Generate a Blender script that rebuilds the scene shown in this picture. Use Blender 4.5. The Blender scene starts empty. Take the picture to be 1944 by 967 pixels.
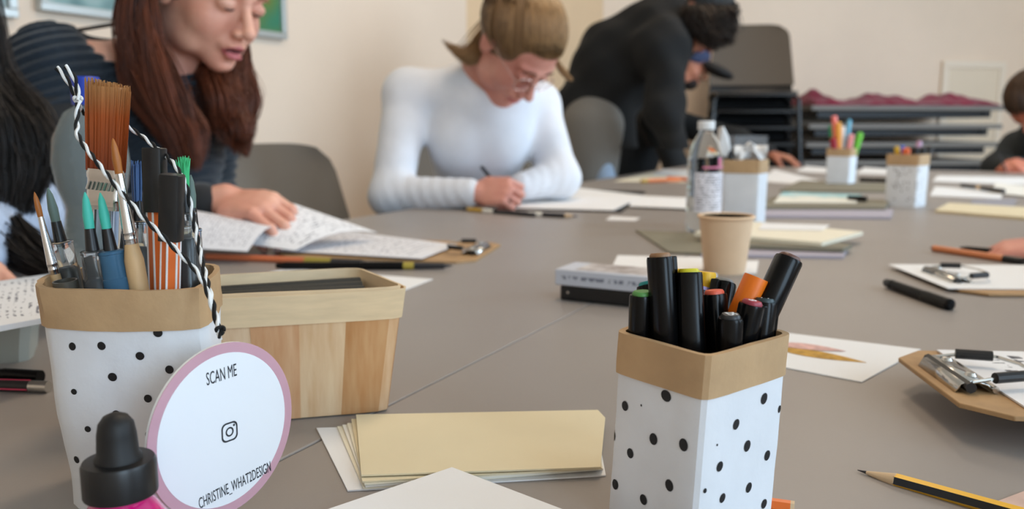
import bpy, math, random
import numpy as np
from mathutils import Vector, Matrix, Euler, Quaternion
from mathutils.bvhtree import BVHTree

# ------------------------------------------------------------------ camera, light, exposure
SC = bpy.context.scene
COL = SC.collection
T = 0.74                       # table top height
CAMZ = T + 0.19                # the phone is held a hand's width above the table
F, CX, CY = 1600.0, 972.0, 483.5
PITCH = math.atan(246.5 / F)
CP, SP = math.cos(PITCH), math.sin(PITCH)
CAM = Vector((0, 0, CAMZ))

cd = bpy.data.cameras.new('camera')
cd.sensor_width = 36.0
cd.lens = 36.0 * F / 1944.0
cd.clip_start = 0.02
cd.clip_end = 60
cd.dof.use_dof = True
cd.dof.focus_distance = 0.43
cd.dof.aperture_fstop = cd.lens / 3.4
cam = bpy.data.objects.new('camera', cd)
cam.location = CAM
cam.rotation_euler = (math.pi / 2 - PITCH, 0, 0)
COL.objects.link(cam)
SC.camera = cam

SC.view_settings.view_transform = 'Standard'
SC.view_settings.look = 'None'
SC.view_settings.gamma = 1.0
SC.view_settings.use_curve_mapping = False
SC.view_settings.exposure = 0.0
try:
    SC.cycles.use_denoising = True
    SC.cycles.max_bounces = 8
    SC.cycles.transparent_max_bounces = 16
    SC.cycles.caustics_refractive = False
    SC.cycles.caustics_reflective = False
except Exception:
    pass

w = bpy.data.worlds.new('world')
SC.world = w
w.use_nodes = True
w.node_tree.nodes['Background'].inputs[0].default_value = (0.75, 0.85, 1.0, 1)
w.node_tree.nodes['Background'].inputs[1].default_value = 0.6

# table axes in plan: AX runs along the table, NX points to the wall behind the seated people
ANG = math.radians(27)
AX = Vector((math.sin(ANG), math.cos(ANG), 0))
NX = Vector((-math.cos(ANG), math.sin(ANG), 0))


def an(a, n, z=0.0):
    return AX * a + NX * n + Vector((0, 0, z))


def area_light(name, loc, aim, sx, sy, power, col):
    l = bpy.data.lights.new(name, 'AREA')
    l.shape = 'RECTANGLE'
    l.size, l.size_y = sx, sy
    l.energy = power
    l.color = col
    o = bpy.data.objects.new(name, l)
    o.location = loc
    o.rotation_euler = (Vector(aim) - Vector(loc)).to_track_quat('-Z', 'Y').to_euler()
    COL.objects.link(o)
    return o


# daylight standing in the window openings of the wall opposite (window_1..3)
WIN_N = -3.0
WINS = [(-1.25, 1.6), (1.2, 1.5), (3.6, 1.5)]
for (a_, wd), pw_ in zip(WINS, (86, 46, 135)):
    area_light('window_daylight', an(a_, WIN_N - 0.06, 1.75), an(a_, WIN_N + 2, 1.55), wd, 1.7, pw_, (0.60, 0.80, 1.0))
# two ceiling lamps (built below) are on
LAMPS = [(1.3, 0.4), (3.6, 0.4)]
LAMP_W = 15


# ------------------------------------------------------------------ pixels to places
def ray(x, y):
    a, b = (x - CX) / F, (CY - y) / F
    return Vector((a, CP + b * SP, -SP + b * CP))


def on(x, y, dz=0.0):          # the point of the table (or dz above it) seen at pixel x, y
    r = ray(x, y)
    return CAM + r * ((T + dz - CAMZ) / r.z)


def at(x, y, Y):               # the point seen at pixel x, y at the distance Y
    r = ray(x, y)
    return CAM + r * (Y / r.y)


# ------------------------------------------------------------------ materials
def lin(c):
    return tuple(((v / 255) / 12.92 if v / 255 <= 0.04045 else ((v / 255 + 0.055) / 1.055) ** 2.4) for v in c) + (1,)


MATS = {}


def mat(name, col, rough=0.5, metal=0.0, var=0.0, vscale=20, bump=0.0, bscale=60, trans=0.0, ior=1.45, coat=0.0,
        sub=0.0, stretch=None, spec=None, col2=None, sheen=0.0, alpha=1.0):
    if name in MATS:
        return MATS[name]
    m = bpy.data.materials.new(name)
    m.use_nodes = True
    nt = m.node_tree
    b = nt.nodes['Principled BSDF']
    b.inputs['Base Color'].default_value = lin(col)
    b.inputs['Roughness'].default_value = rough
    b.inputs['Metallic'].default_value = metal
    b.inputs['Transmission Weight'].default_value = trans
    b.inputs['IOR'].default_value = ior
    b.inputs['Coat Weight'].default_value = coat
    b.inputs['Sheen Weight'].default_value = sheen
    b.inputs['Alpha'].default_value = alpha
    if sub:
        b.inputs['Subsurface Weight'].default_value = sub
        b.inputs['Subsurface Radius'].default_value = (0.012, 0.005, 0.003)
    if spec is not None:
        b.inputs['Specular IOR Level'].default_value = spec
    if var or bump:
        tc = nt.nodes.new('ShaderNodeTexCoord')
        mp = nt.nodes.new('ShaderNodeMapping')
        nt.links.new(tc.outputs['Object'], mp.inputs['Vector'])
        if stretch:
            mp.inputs['Scale'].default_value = stretch
    if var:
        n = nt.nodes.new('ShaderNodeTexNoise')
        n.inputs['Scale'].default_value = vscale
        n.inputs['Detail'].default_value = 5
        nt.links.new(mp.outputs[0], n.inputs['Vector'])
        r = nt.nodes.new('ShaderNodeValToRGB')
        c = lin(col)
        d = lin(col2) if col2 else tuple(max(0, v * (1 - var)) for v in c[:3]) + (1,)
        e = c if col2 else tuple(min(1, v * (1 + var * 0.6)) for v in c[:3]) + (1,)
        r.color_ramp.elements[0].position = 0.32
        r.color_ramp.elements[1].position = 0.68
        r.color_ramp.elements[0].color = d
        r.color_ramp.elements[1].color = e
        nt.links.new(n.outputs[0], r.inputs[0])
        nt.links.new(r.outputs[0], b.inputs['Base Color'])
    if bump:
        n2 = nt.nodes.new('ShaderNodeTexNoise')
        n2.inputs['Scale'].default_value = bscale
        n2.inputs['Detail'].default_value = 6
        nt.links.new(mp.outputs[0], n2.inputs['Vector'])
        bp = nt.nodes.new('ShaderNodeBump')
        bp.inputs['Strength'].default_value = bump
        bp.inputs['Distance'].default_value = 0.004
        nt.links.new(n2.outputs[0], bp.inputs['Height'])
        nt.links.new(bp.outputs[0], b.inputs['Normal'])
    MATS[name] = m
    return m


def page_mat(name, paper, ink, rows, cols, cover=0.55, margin=0.08, seed=0.0):
    """paper with printed lines of lettering, laid out in the sheet's own UV"""
    m = bpy.data.materials.new(name)
    m.use_nodes = True
    nt = m.node_tree
    N, L = nt.nodes.new, nt.links.new
    b = nt.nodes['Principled BSDF']
    b.inputs['Roughness'].default_value = 0.75
    uv = N('ShaderNodeTexCoord')
    sep = N('ShaderNodeSeparateXYZ')
    L(uv.outputs['UV'], sep.inputs[0])

    def math_(op, a, bb=None):
        n = N('ShaderNodeMath')
        n.operation = op
        for i, v in enumerate((a, bb)):
            if v is None:
                continue
            if isinstance(v, (int, float)):
                n.inputs[i].default_value = v
            else:
                L(v, n.inputs[i])
        return n.outputs[0]
    vr = math_('MULTIPLY', sep.outputs[1], rows)
    row = math_('FLOOR', vr)
    fr = math_('FRACT', vr)
    band = math_('MULTIPLY', math_('GREATER_THAN', fr, 0.3), math_('LESS_THAN', fr, 0.75))
    cmb = N('ShaderNodeCombineXYZ')
    L(math_('MULTIPLY', sep.outputs[0], cols), cmb.inputs[0])
    L(math_('ADD', math_('MULTIPLY', row, 7.31), seed), cmb.inputs[1])
    L(math_('MULTIPLY', fr, 1.2), cmb.inputs[2])
    nz = N('ShaderNodeTexNoise')
    nz.inputs['Scale'].default_value = 1.0
    nz.inputs['Detail'].default_value = 3
    L(cmb.outputs[0], nz.inputs['Vector'])
    ink_m = math_('GREATER_THAN', nz.outputs[0], cover)
    inx = math_('MULTIPLY', math_('GREATER_THAN', sep.outputs[0], margin), math_('LESS_THAN', sep.outputs[0], 1 - margin))
    iny = math_('MULTIPLY', math_('GREATER_THAN', sep.outputs[1], margin), math_('LESS_THAN', sep.outputs[1], 1 - margin))
    k = math_('MULTIPLY', math_('MULTIPLY', band, ink_m), math_('MULTIPLY', inx, iny))
    mx = N('ShaderNodeMix')
    mx.data_type = 'RGBA'
    L(k, mx.inputs[0])
    mx.inputs[6].default_value = lin(paper)
    mx.inputs[7].default_value = lin(ink)
    L(mx.outputs[2], b.inputs['Base Color'])
    MATS[name] = m
    return m


# ------------------------------------------------------------------ mesh helpers
def world_of(o):
    m = o.matrix_basis.copy()
    while o.parent is not None:
        o = o.parent
        m = o.matrix_basis @ m
    return m


class MB:
    def __init__(s):
        s.v, s.f, s.uv = [], [], None

    def add(s, vs, fs):
        o = len(s.v)
        s.v += [Vector(p) for p in vs]
        s.f += [tuple(i + o for i in f) for f in fs]
        return s

    def box(s, c, size, M=None):
        x, y, z = size[0] / 2, size[1] / 2, size[2] / 2
        vs = [Vector((i * x, j * y, k * z)) for i in (-1, 1) for j in (-1, 1) for k in (-1, 1)]
        if M is not None:
            vs = [M @ p for p in vs]
        c = Vector(c)
        return s.add([p + c for p in vs], [(0, 1, 3, 2), (4, 6, 7, 5), (0, 4, 5, 1), (2, 3, 7, 6), (0, 2, 6, 4), (1, 5, 7, 3)])

    def prism(s, pts, up):
        n = len(pts)
        up = Vector(up)
        pts = [Vector(p) for p in pts]
        # orientation
        nrm = Vector((0, 0, 0))
        for i in range(n):
            nrm += pts[i].cross(pts[(i + 1) % n])
        if nrm.dot(up) < 0:
            pts.reverse()
        vs = pts + [p + up for p in pts]
        fs = [tuple(range(n - 1, -1, -1)), tuple(range(n, 2 * n))]
        fs += [(i, (i + 1) % n, n + (i + 1) % n, n + i) for i in range(n)]
        return s.add(vs, fs)

    def tube(s, path, radii, n=10, caps=True, flat=1.0):
        path = [Vector(p) for p in path]
        m = len(path)
        if isinstance(radii, (int, float)):
            radii = [radii] * m
        vs, fs = [], []
        t0 = (path[1] - path[0]).normalized()
        ref = Vector((0, 0, 1)) if abs(t0.z) < 0.9 else Vector((1, 0, 0))
        u = t0.cross(ref).normalized()
        for i in range(m):
            t = (path[min(i + 1, m - 1)] - path[max(i - 1, 0)])
            if t.length < 1e-9:
                t = t0
            t.normalize()
            u = (u - t * u.dot(t))
            u.normalize()
            v = t.cross(u)
            for k in range(n):
                a = 2 * math.pi * k / n
                vs.append(path[i] + u * (radii[i] * math.cos(a)) + v * (radii[i] * math.sin(a) * flat))
        for i in range(m - 1):
            for k in range(n):
                fs.append((i * n + k, i * n + (k + 1) % n, (i + 1) * n + (k + 1) % n, (i + 1) * n + k))
        if caps:
            fs.append(tuple(range(n - 1, -1, -1)))
            fs.append(tuple((m - 1) * n + k for k in range(n)))
        return s.add(vs, fs)

    def lathe(s, prof, n=28, sx=1.0, sy=1.0, off=(0, 0, 0), M=None):
        vs, fs = [], []
        off = Vector(off)
        for (r, z) in prof:
            for k in range(n):
                a = 2 * math.pi * k / n
                p = Vector((r * math.cos(a) * sx, r * math.sin(a) * sy, z))
                if M is not None:
                    p = M @ p
                vs.append(p + off)
        m = len(prof)
        for i in range(m - 1):
            for k in range(n):
                fs.append((i * n + k, i * n + (k + 1) % n, (i + 1) * n + (k + 1) % n, (i + 1) * n + k))
        if prof[0][0] > 1e-6:
            fs.append(tuple(range(n - 1, -1, -1)))
        if prof[-1][0] > 1e-6:
            fs.append(tuple((m - 1) * n + k for k in range(n)))
        return s.add(vs, fs)

    def rbar(s, prof, sec):
        """stack of a 2D section (list of (x,y)) scaled by prof [(scale,z)] along z"""
        n, m = len(sec), len(prof)
        vs = [Vector((x * k, y * k, z)) for (k, z) in prof for (x, y) in sec]
        fs = [(i * n + j, i * n + (j + 1) % n, (i + 1) * n + (j + 1) % n, (i + 1) * n + j) for i in range(m - 1) for j in range(n)]
        fs.append(tuple(range(n - 1, -1, -1)))
        fs.append(tuple((m - 1) * n + k for k in range(n)))
        return s.add(vs, fs)

    def obj(s, name, m, parent=None, world=False, smooth=35, bevel=0.0):
        vs = s.v
        if parent is not None and world:
            inv = world_of(parent).inverted()
            vs = [inv @ p for p in vs]
        me = bpy.data.meshes.new(name)
        me.from_pydata([tuple(p) for p in vs], [], s.f)
        if s.uv:
            ul = me.uv_layers.new(name='UVMap')
            for l in me.loops:
                ul.data[l.index].uv = s.uv[l.vertex_index]
        me.validate()
        if smooth:
            me.polygons.foreach_set('use_smooth', [True] * len(me.polygons))
            me.set_sharp_from_angle(angle=math.radians(smooth))
        me.materials.append(m)
        o = bpy.data.objects.new(name, me)
        COL.objects.link(o)
        if parent is not None:
            o.parent = parent
        if bevel:
            b = o.modifiers.new('bevel', 'BEVEL')
            b.width = bevel
            b.segments = 2
            b.limit_method = 'ANGLE'
        return o


def tag(o, label, cat, group=None):
    o['label'] = label
    o['category'] = cat
    if group:
        o['group'] = group
    return o


def thing(name, label, cat, loc=(0, 0, 0), rot=None, group=None):
    o = bpy.data.objects.new(name, None)
    o.empty_display_size = 0.02
    o.location = loc
    if rot is not None:
        o.rotation_mode = 'QUATERNION'
        o.rotation_quaternion = rot
    COL.objects.link(o)
    return tag(o, label, cat, group)


def struct(o):
    o['kind'] = 'structure'
    return o


def dup(root, loc, rot=None, label=None):
    r = root.copy()
    COL.objects.link(r)
    r.location = loc
    if rot is not None:
        r.rotation_mode = 'QUATERNION'
        r.rotation_quaternion = rot
    if label:
        r['label'] = label
    for ch in list(root.children):
        c = ch.copy()
        COL.objects.link(c)
        c.parent = r
        for g in list(ch.children):
            d = g.copy()
            COL.objects.link(d)
            d.parent = c
    return r


def rz(a):
    return Quaternion((0, 0, 1), a)


def upto(d):
    return Vector(d).normalized().to_track_quat('Z', 'Y')


def frame_rot(xd, zd=(0, 0, 1)):
    """rotation whose local X is xd and local Z is zd"""
    x = Vector(xd).normalized()
    z = Vector(zd)
    z = (z - x * z.dot(x)).normalized()
    y = z.cross(x)
    return Matrix((x, y, z)).transposed().to_quaternion()


def rounded_rect(w_, h_, r, n=4, cut=None):
    pts = []
    for cx, cy, a0 in ((w_ / 2 - r, h_ / 2 - r, 0), (-w_ / 2 + r, h_ / 2 - r, 90), (-w_ / 2 + r, -h_ / 2 + r, 180), (w_ / 2 - r, -h_ / 2 + r, 270)):
        for i in range(n + 1):
            a = math.radians(a0 + 90 * i / n)
            pts.append((cx + r * math.cos(a), cy + r * math.sin(a)))
    return pts


# ------------------------------------------------------------------ the room
M_WALL = mat('wall_paint', (246, 224, 202), 0.9, var=0.05, vscale=1.5, bump=0.05, bscale=180)
M_WALL2 = mat('wall_paint_shaded', (234, 202, 164), 0.9, var=0.05, vscale=1.5, bump=0.05, bscale=180)  # shade on the return wall, put into its base colour as a darker tan
M_WALL3 = mat('wall_paint_grey', (246, 224, 202), 0.9, var=0.05, vscale=1.5, bump=0.05, bscale=180)
M_WHITE = mat('white_paint', (232, 228, 220), 0.6)
M_CREAMP = mat('cream_paint', (240, 222, 198), 0.7)
M_FLOOR = mat('linoleum', (150, 138, 124), 0.45, var=0.15, vscale=9)

CEIL = 2.75


def wall(name, p, q, m, h=CEIL, t=0.1, holes=()):
    """vertical slab from p to q (plan points), thickness away from the room's inside (left of p->q)"""
    p, q = Vector((p[0], p[1], 0)), Vector((q[0], q[1], 0))
    d = (q - p)
    L = d.length
    d.normalize()
    out = Vector((d.y, -d.x, 0)) * t
    mb = MB()

    def seg(a, b, z0, z1):
        if b - a < 1e-4 or z1 - z0 < 1e-4:
            return
        mb.prism([p + d * a + Vector((0, 0, z0)), p + d * b + Vector((0, 0, z0)), p + d * b + out + Vector((0, 0, z0)), p + d * a + out + Vector((0, 0, z0))], (0, 0, z1 - z0))
    x = 0
    for (a, b, z0, z1) in sorted(holes):
        seg(x, a, 0, h)
        seg(a, b, 0, z0)
        seg(a, b, z1, h)
        x = b
    seg(x, L, 0, h)
    return struct(mb.obj(name, m, smooth=0))


WL = 2.3                                   # wall behind the seated people
cA = an(-2.2, WL)                          # rear-left corner
cB = Vector((-0.236, 4.59, 0))             # where that wall meets the return coloured darker for its shade
cC = Vector((0.60, 5.72, 0))
cD = Vector((3.95, 6.35, 0))
cE = an(5.4, WIN_N)
cF = an(-2.2, WIN_N)
cB = an((cB).dot(AX), WL)
wall('wall_left', cB, cA, M_WALL)
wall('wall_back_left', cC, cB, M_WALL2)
wall('wall_back', cD, cC, M_WALL3)
wall('wall_far_right', cE, cD, M_WALL)
lenw = (cE - cF).length
hol = [((a_ + 2.2) - wd / 2, (a_ + 2.2) + wd / 2, 0.9, 2.6) for a_, wd in WINS]
wall('wall_right', cF, cE, M_WALL, holes=hol)
ln = (WL - WIN_N)
wall('wall_rear', cA, cF, M_WALL)
outl = [cA, cB, cC, cD, cE, cF]
cen = sum(outl, Vector()) / 6
outl = [p + (p - cen).normalized() * 0.15 for p in outl]
struct(MB().prism([p + Vector((0, 0, -0.1)) for p in outl], (0, 0, 0.1)).obj('floor', M_FLOOR, smooth=0))
struct(MB().prism([p + Vector((0, 0, CEIL)) for p in outl], (0, 0, 0.1)).obj('ceiling', M_WHITE, smooth=0))
for i, (c0, along, wd) in enumerate([(an(a_, WIN_N), AX, wd) for a_, wd in WINS]):
    wn = thing('window_%d' % (i + 1), '', '', c0 + Vector((0, 0, 0.9)))
    del wn['label'], wn['category']
    struct(wn)
    nrm = Vector((along.y, -along.x, 0))
    R = frame_rot(along).to_matrix()
    mb = MB()
    for (u, z, sx, sz) in ((0, 0.03, wd, 0.06), (0, 1.67, wd, 0.06), (-wd / 2 + 0.03, 0.85, 0.06, 1.58), (wd / 2 - 0.03, 0.85, 0.06, 1.58), (0, 0.85, 0.05, 1.58)):
        mb.box(c0 + along * u + Vector((0, 0, 0.9 + z)), (sx, 0.05, sz), R)
    mb.obj('window_frame', M_WHITE, wn, world=True, smooth=0)
for (p, q, nm) in ((cA, cB, 'baseboard_left'), (cB, cC, 'baseboard_back_left'), (cC, cD, 'baseboard_back')):
    d = (q - p).normalized()
    inn = Vector((d.y, -d.x, 0)) * 0.015
    struct(MB().prism([p, q, q + inn, p + inn], (0, 0, 0.08)).obj(nm, M_WHITE, smooth=0))
# cream framed panel on the back wall
bd = (cD - cC).normalized()
bn = Vector((bd.y, -bd.x, 0))


def on_back(px, py):
    r = ray(px, py)
    k = (cC - CAM).dot(bn) / r.dot(bn)
    return CAM + r * k


p0, p1 = on_back(1787, 116), on_back(1906, 120)
pw = (p1 - p0).dot(bd)
pn = struct(thing('trim_1', '', '', (p0 + p1) / 2 + Vector((0, 0, -0.45))))
del pn['label'], pn['category']
R = frame_rot(bd).to_matrix()
pc = (p0 + p1) / 2 + Vector((0, 0, -0.45)) + bn * 0.012
MB().box(pc, (pw - 0.02, 0.012, 0.88), R).obj('panel', M_CREAMP, pn, world=True)
mb = MB()
for (u, z, sx, sz) in ((0, 0.43, pw, 0.05), (0, -0.43, pw, 0.05), (-pw / 2 + 0.025, 0, 0.05, 0.81), (pw / 2 - 0.025, 0, 0.05, 0.81)):
    mb.box(pc + bd * u + bn * 0.004 + Vector((0, 0, z)), (sx, 0.03, sz), R)
mb.obj('frame', mat('ivory_paint', (246, 230, 210), 0.6), pn, world=True, smooth=0, bevel=0.004)

# ceiling lamps, lit
M_LAMP = mat('lamp_housing', (225, 225, 225), 0.4)
for i, (a_, n_) in enumerate(LAMPS):
    lp = thing('ceiling_lamp', 'white ceiling lamp above the %s end of the table' % ('near' if i == 0 else 'far'), 'lamp', an(a_, n_, CEIL), group='ceiling lamps')
    MB().box(an(a_, n_, CEIL - 0.03), (0.3, 1.2, 0.06), Matrix.Rotation(-ANG, 3, 'Z')).obj('housing', M_LAMP, lp, world=True, bevel=0.01)
    area_light('lamp_light', an(a_, n_, CEIL - 0.075), an(a_ + 0.001, n_, 0), 0.26, 1.1, LAMP_W, (1.0, 0.78, 0.56))

# ------------------------------------------------------------------ the tables pushed together
M_TABLE = mat('grey_laminate', (150, 142, 136), 0.42, var=0.03, vscale=6, bump=0.02, bscale=400)
M_EDGE = mat('table_edge', (120, 112, 104), 0.5)
M_STEEL = mat('grey_steel', (120, 122, 124), 0.35, metal=0.8)
N_HI, N_MID, N_LO = 1.075, 0.327, -0.42
A0, A1, A2 = 0.03, 2.02, 4.0
tn = {(0, 0): 'long grey table with the basket and papers, nearest the seated women', (0, 1): 'long grey table with the clipboards and the paper cup',
      (1, 0): 'far grey table where the people in black lean', (1, 1): 'far grey table with the two speckled carton cups'}
for i, (a0, a1) in enumerate(((A0, A1), (A1, A2))):
    for j, (n0, n1) in enumerate(((N_MID, N_HI), (N_LO, N_MID))):
        c = an((a0 + a1) / 2, (n0 + n1) / 2)
        tb = thing('table', tn[(i, j)], 'table', c, frame_rot(AX), group='grey tables pushed together')
        L, W_ = (a1 - a0) - 0.0014, (n1 - n0) - 0.0014
        MB().box((0, 0, T - 0.014), (L, W_, 0.028)).obj('table_top', M_TABLE, tb, bevel=0.0012)
        mb = MB()
        for sx in (-1, 1):
            mb.box((sx * (L / 2 - 0.08), 0, T - 0.05), (0.04, W_ - 0.16, 0.04))
        for sy in (-1, 1):
            mb.box((0, sy * (W_ / 2 - 0.06), T - 0.05), (L - 0.16, 0.03, 0.04))
        mb.obj('under_frame', M_STEEL, tb, smooth=0)
        for sx in (-1, 1):
            for sy in (-1, 1):
                MB().tube([(sx * (L / 2 - 0.08), sy * (W_ / 2 - 0.06), 0), (sx * (L / 2 - 0.08), sy * (W_ / 2 - 0.06), T - 0.03)], 0.022, 14).obj('leg', M_STEEL, tb)

# ------------------------------------------------------------------ chairs
M_SHELL = mat('grey_brown_shell', (118, 110, 100), 0.5, bump=0.04, bscale=300)
M_SHELLB = mat('brown_shell', (96, 84, 72), 0.55, bump=0.04, bscale=300)
M_BLACKP = mat('black_plastic', (24, 24, 25), 0.35)
M_CHROME = mat('chrome', (200, 200, 202), 0.15, metal=1.0)


def chair(label, loc, face, shell, seatm, legm, group):
    """shell chair: local +Y is where the sitter faces"""
    f = Vector((face[0], face[1], 0)).normalized()
    ch = thing('chair', label, 'chair', loc, frame_rot(Vector((f.y, -f.x, 0))), group=group)
    # seat: dished slab
    mb = MB()
    nx, ny = 10, 10
    top, bot = [], []
    for j in range(ny + 1):
        for i in range(nx + 1):
            u, v = i / nx * 2 - 1, j / ny * 2 - 1
            wv = 0.225 * (1 - 0.04 * v * v)
            x = wv * u * math.sqrt(max(0, 1 - 0.10 * v * v))
            y = 0.215 * v * math.sqrt(1 - 0.10 * u * u)
            z = 0.455 - 0.018 * (1 - u * u) * (1 - v * v) - (0.02 * max(0, v - 0.6) ** 2 * 6)
            top.append((x, y, z))
            bot.append((x, y, z - 0.014))
    nV = len(top)
    fs = []
    for j in range(ny):
        for i in range(nx):
            a = j * (nx + 1) + i
            fs.append((a, a + 1, a + nx + 2, a + nx + 1))
            fs.append((nV + a, nV + a + nx + 1, nV + a + nx + 2, nV + a + 1))
    per = [i for i in range(nx + 1)] + [j * (nx + 1) + nx for j in range(1, ny + 1)] + [ny * (nx + 1) + i for i in range(nx - 1, -1, -1)] + [j * (nx + 1) for j in range(ny - 1, 0, -1)]
    for k in range(len(per)):
        a, b = per[k], per[(k + 1) % len(per)]
        fs.append((b, a, nV + a, nV + b))
    mb.add(top + bot, fs)
    mb.obj('seat', seatm, ch, smooth=50)
    # backrest: curved, rounded trapezoid, leaning back
    mb = MB()
    nx, nz = 14, 12
    fr, bk = [], []
    for j in range(nz + 1):
        for i in range(nx + 1):
            u, v = i / nx * 2 - 1, j / nz
            half = 0.232 - 0.032 * v
            # rounded corners
            vv = v
            if v > 0.82:
                half -= 0.05 * ((v - 0.82) / 0.18) ** 2.5
            x = half * u
            zc = 0.50 + 0.385 * vv - 0.012 * (abs(u) ** 4) * v
            y = -0.195 - 0.10 * v + 0.035 * u * u
            fr.append((x, y, zc))
            bk.append((x, y - 0.012, zc))
    nV = len(fr)
    fs = []
    for j in range(nz):
        for i in range(nx):
            a = j * (nx + 1) + i
            fs.append((a, a + nx + 1, a + nx + 2, a + 1))
            fs.append((nV + a, nV + a + 1, nV + a + nx + 2, nV + a + nx + 1))
    per = [i for i in range(nx + 1)] + [j * (nx + 1) + nx for j in range(1, nz + 1)] + [nz * (nx + 1) + i for i in range(nx - 1, -1, -1)] + [j * (nx + 1) for j in range(nz - 1, 0, -1)]
    for k in range(len(per)):
        a, b = per[k], per[(k + 1) % len(per)]
        fs.append((a, b, nV + b, nV + a))
    mb.add(fr + bk, fs)
    mb.obj('backrest', shell, ch, smooth=50)
    for sx in (-1, 1):
        MB().tube([(sx * 0.19, -0.12, 0.43), (sx * 0.20, -0.21, 0.46), (sx * 0.20, -0.228, 0.55), (sx * 0.19, -0.255, 0.66)], 0.010, 8).obj('back_support', legm, ch)
        MB().tube([(sx * 0.18, 0.15, 0.435), (sx * 0.215, 0.19, 0.40), (sx * 0.235, 0.215, 0.0)], 0.011, 8).obj('leg', legm, ch)
        MB().tube([(sx * 0.18, -0.14, 0.435), (sx * 0.215, -0.18, 0.40), (sx * 0.235, -0.23, 0.0)], 0.011, 8).obj('leg', legm, ch)
    MB().tube([(-0.18, 0.15, 0.432), (0.18, 0.15, 0.432)], 0.009, 8).obj('cross_bar', legm, ch)
    return ch


GC = 'shell chairs at the table'
FT = -NX
ca = at(560, 300, 2.02)
cbase = Vector((ca.x, ca.y, 0)) - NX * 0.20
ch1 = chair('empty grey shell chair between the red-haired woman and the woman in white', cbase, FT, M_SHELL, M_SHELL, M_CHROME, GC)
cb2 = at(1092, 300, 2.95)
dup(ch1, Vector((cb2.x - 0.02, cb2.y, 0)) - NX * 0.0, label='empty grey shell chair between the woman in white and the person in the black sweater')

# ------------------------------------------------------------------ the back of the room: stacked chairs, stacked tables, cloth, pictures
GS = 'chairs stacked against the back wall'
st = at(1432, 120, 5.25)
sface = Vector((-0.18, -1, 0)).normalized()
names_ = ['topmost brown shell chair of the tall stack by the back wall', 'second black chair from the top of the stack by the back wall', 'third black chair from the top of the stack by the back wall',
          'fourth black chair from the top of the stack by the back wall', 'fifth black chair from the top of the stack by the back wall', 'sixth black chair from the top of the stack by the back wall',
          'seventh black chair from the top of the stack by the back wall', 'lowest black chair of the stack, standing on the floor by the back wall']
NS = 8
blk = None
for k in range(NS - 1, -1, -1):
    z = k * 0.0965
    loc = Vector((st.x, st.y, z)) + sface * (0.012 * k) * 0.2
    if k == NS - 1:
        c0 = chair(names_[0], loc, sface, M_SHELLB, M_BLACKP, M_BLACKP, GS)
        c0.scale = (1.12, 1.0, 1.0)
    elif blk is None:
        blk = chair(names_[NS - 1 - k], loc, sface, M_BLACKP, M_BLACKP, M_BLACKP, GS)
        blk.scale = (1.12, 1.0, 1.0)
    else:
        dup(blk, loc, label=names_[NS - 1 - k])

# folded tables lying in a pile
M_GREYT = mat('grey_table_board', (128, 122, 116), 0.55)
M_DARKF = mat('dark_frame', (30, 30, 32), 0.5)
tl, tr = at(1543, 200, 5.30), at(1912, 205, 5.45)
tdir = Vector((tr.x - tl.x, tr.y - tl.y, 0))
tlen = tdir.length
tdir.normalize()
tback = Vector((-tdir.y, tdir.x, 0))
ztop = tl.z
NT = 9
ordn = ['topmost', 'second from the top', 'third from the top', 'fourth from the top', 'fifth from the top', 'sixth from the top', 'seventh from the top', 'eighth from the top', 'lowest']
proto = None
for k in range(NT):
    z = ztop - 0.03 - k * (ztop - 0.06) / (NT - 0.4)
    c = Vector((tl.x, tl.y, 0)) + tdir * (tlen / 2 - 0.012 * k) + tback * 0.36 + Vector((0, 0, z))
    lab = 'folded grey table lying in the pile by the back wall, ' + ordn[k]
    if proto is None:
        proto = thing('folded_table', lab, 'table', c, frame_rot(tdir), group='folded tables piled by the back wall')
        MB().box((0, 0, 0.015), (tlen, 0.7, 0.03)).obj('table_board', M_GREYT, proto, bevel=0.003)
        mb = MB()
        for sx in (-1, 1):
            mb.box((sx * (tlen / 2 - 0.09), 0, -0.022), (0.05, 0.6, 0.044))
        for sy in (-1, 1):
            mb.box((0, sy * 0.27, -0.022), (tlen - 0.2, 0.04, 0.044))
        mb.obj('frame', M_DARKF, proto, smooth=0)
        for sx in (-1, 1):
            for sy in (-1, 1):
                MB().tube([(sx * (tlen / 2 - 0.14), sy * 0.2, -0.03), (sx * 0.05, sy * 0.21, -0.03)], 0.016, 8).obj('folded_leg', M_DARKF, proto)
    else:
        dup(proto, c, label=lab)

# burgundy cloth bunched on top
M_BURG = mat('burgundy_cloth', (140, 28, 58), 0.85, var=0.25, vscale=6, sheen=0.3)
rng = random.Random(4)


def bumps(u):
    return 0.045 + 0.055 * math.exp(-((u - 0.07) / 0.06) ** 2) + 0.035 * math.exp(-((u - 0.42) / 0.13) ** 2) + 0.040 * math.exp(-((u - 0.80) / 0.11) ** 2) - 0.03 * math.exp(-((u - 0.24) / 0.05) ** 2) - 0.03 * math.exp(-((u - 0.63) / 0.05) ** 2)


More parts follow.
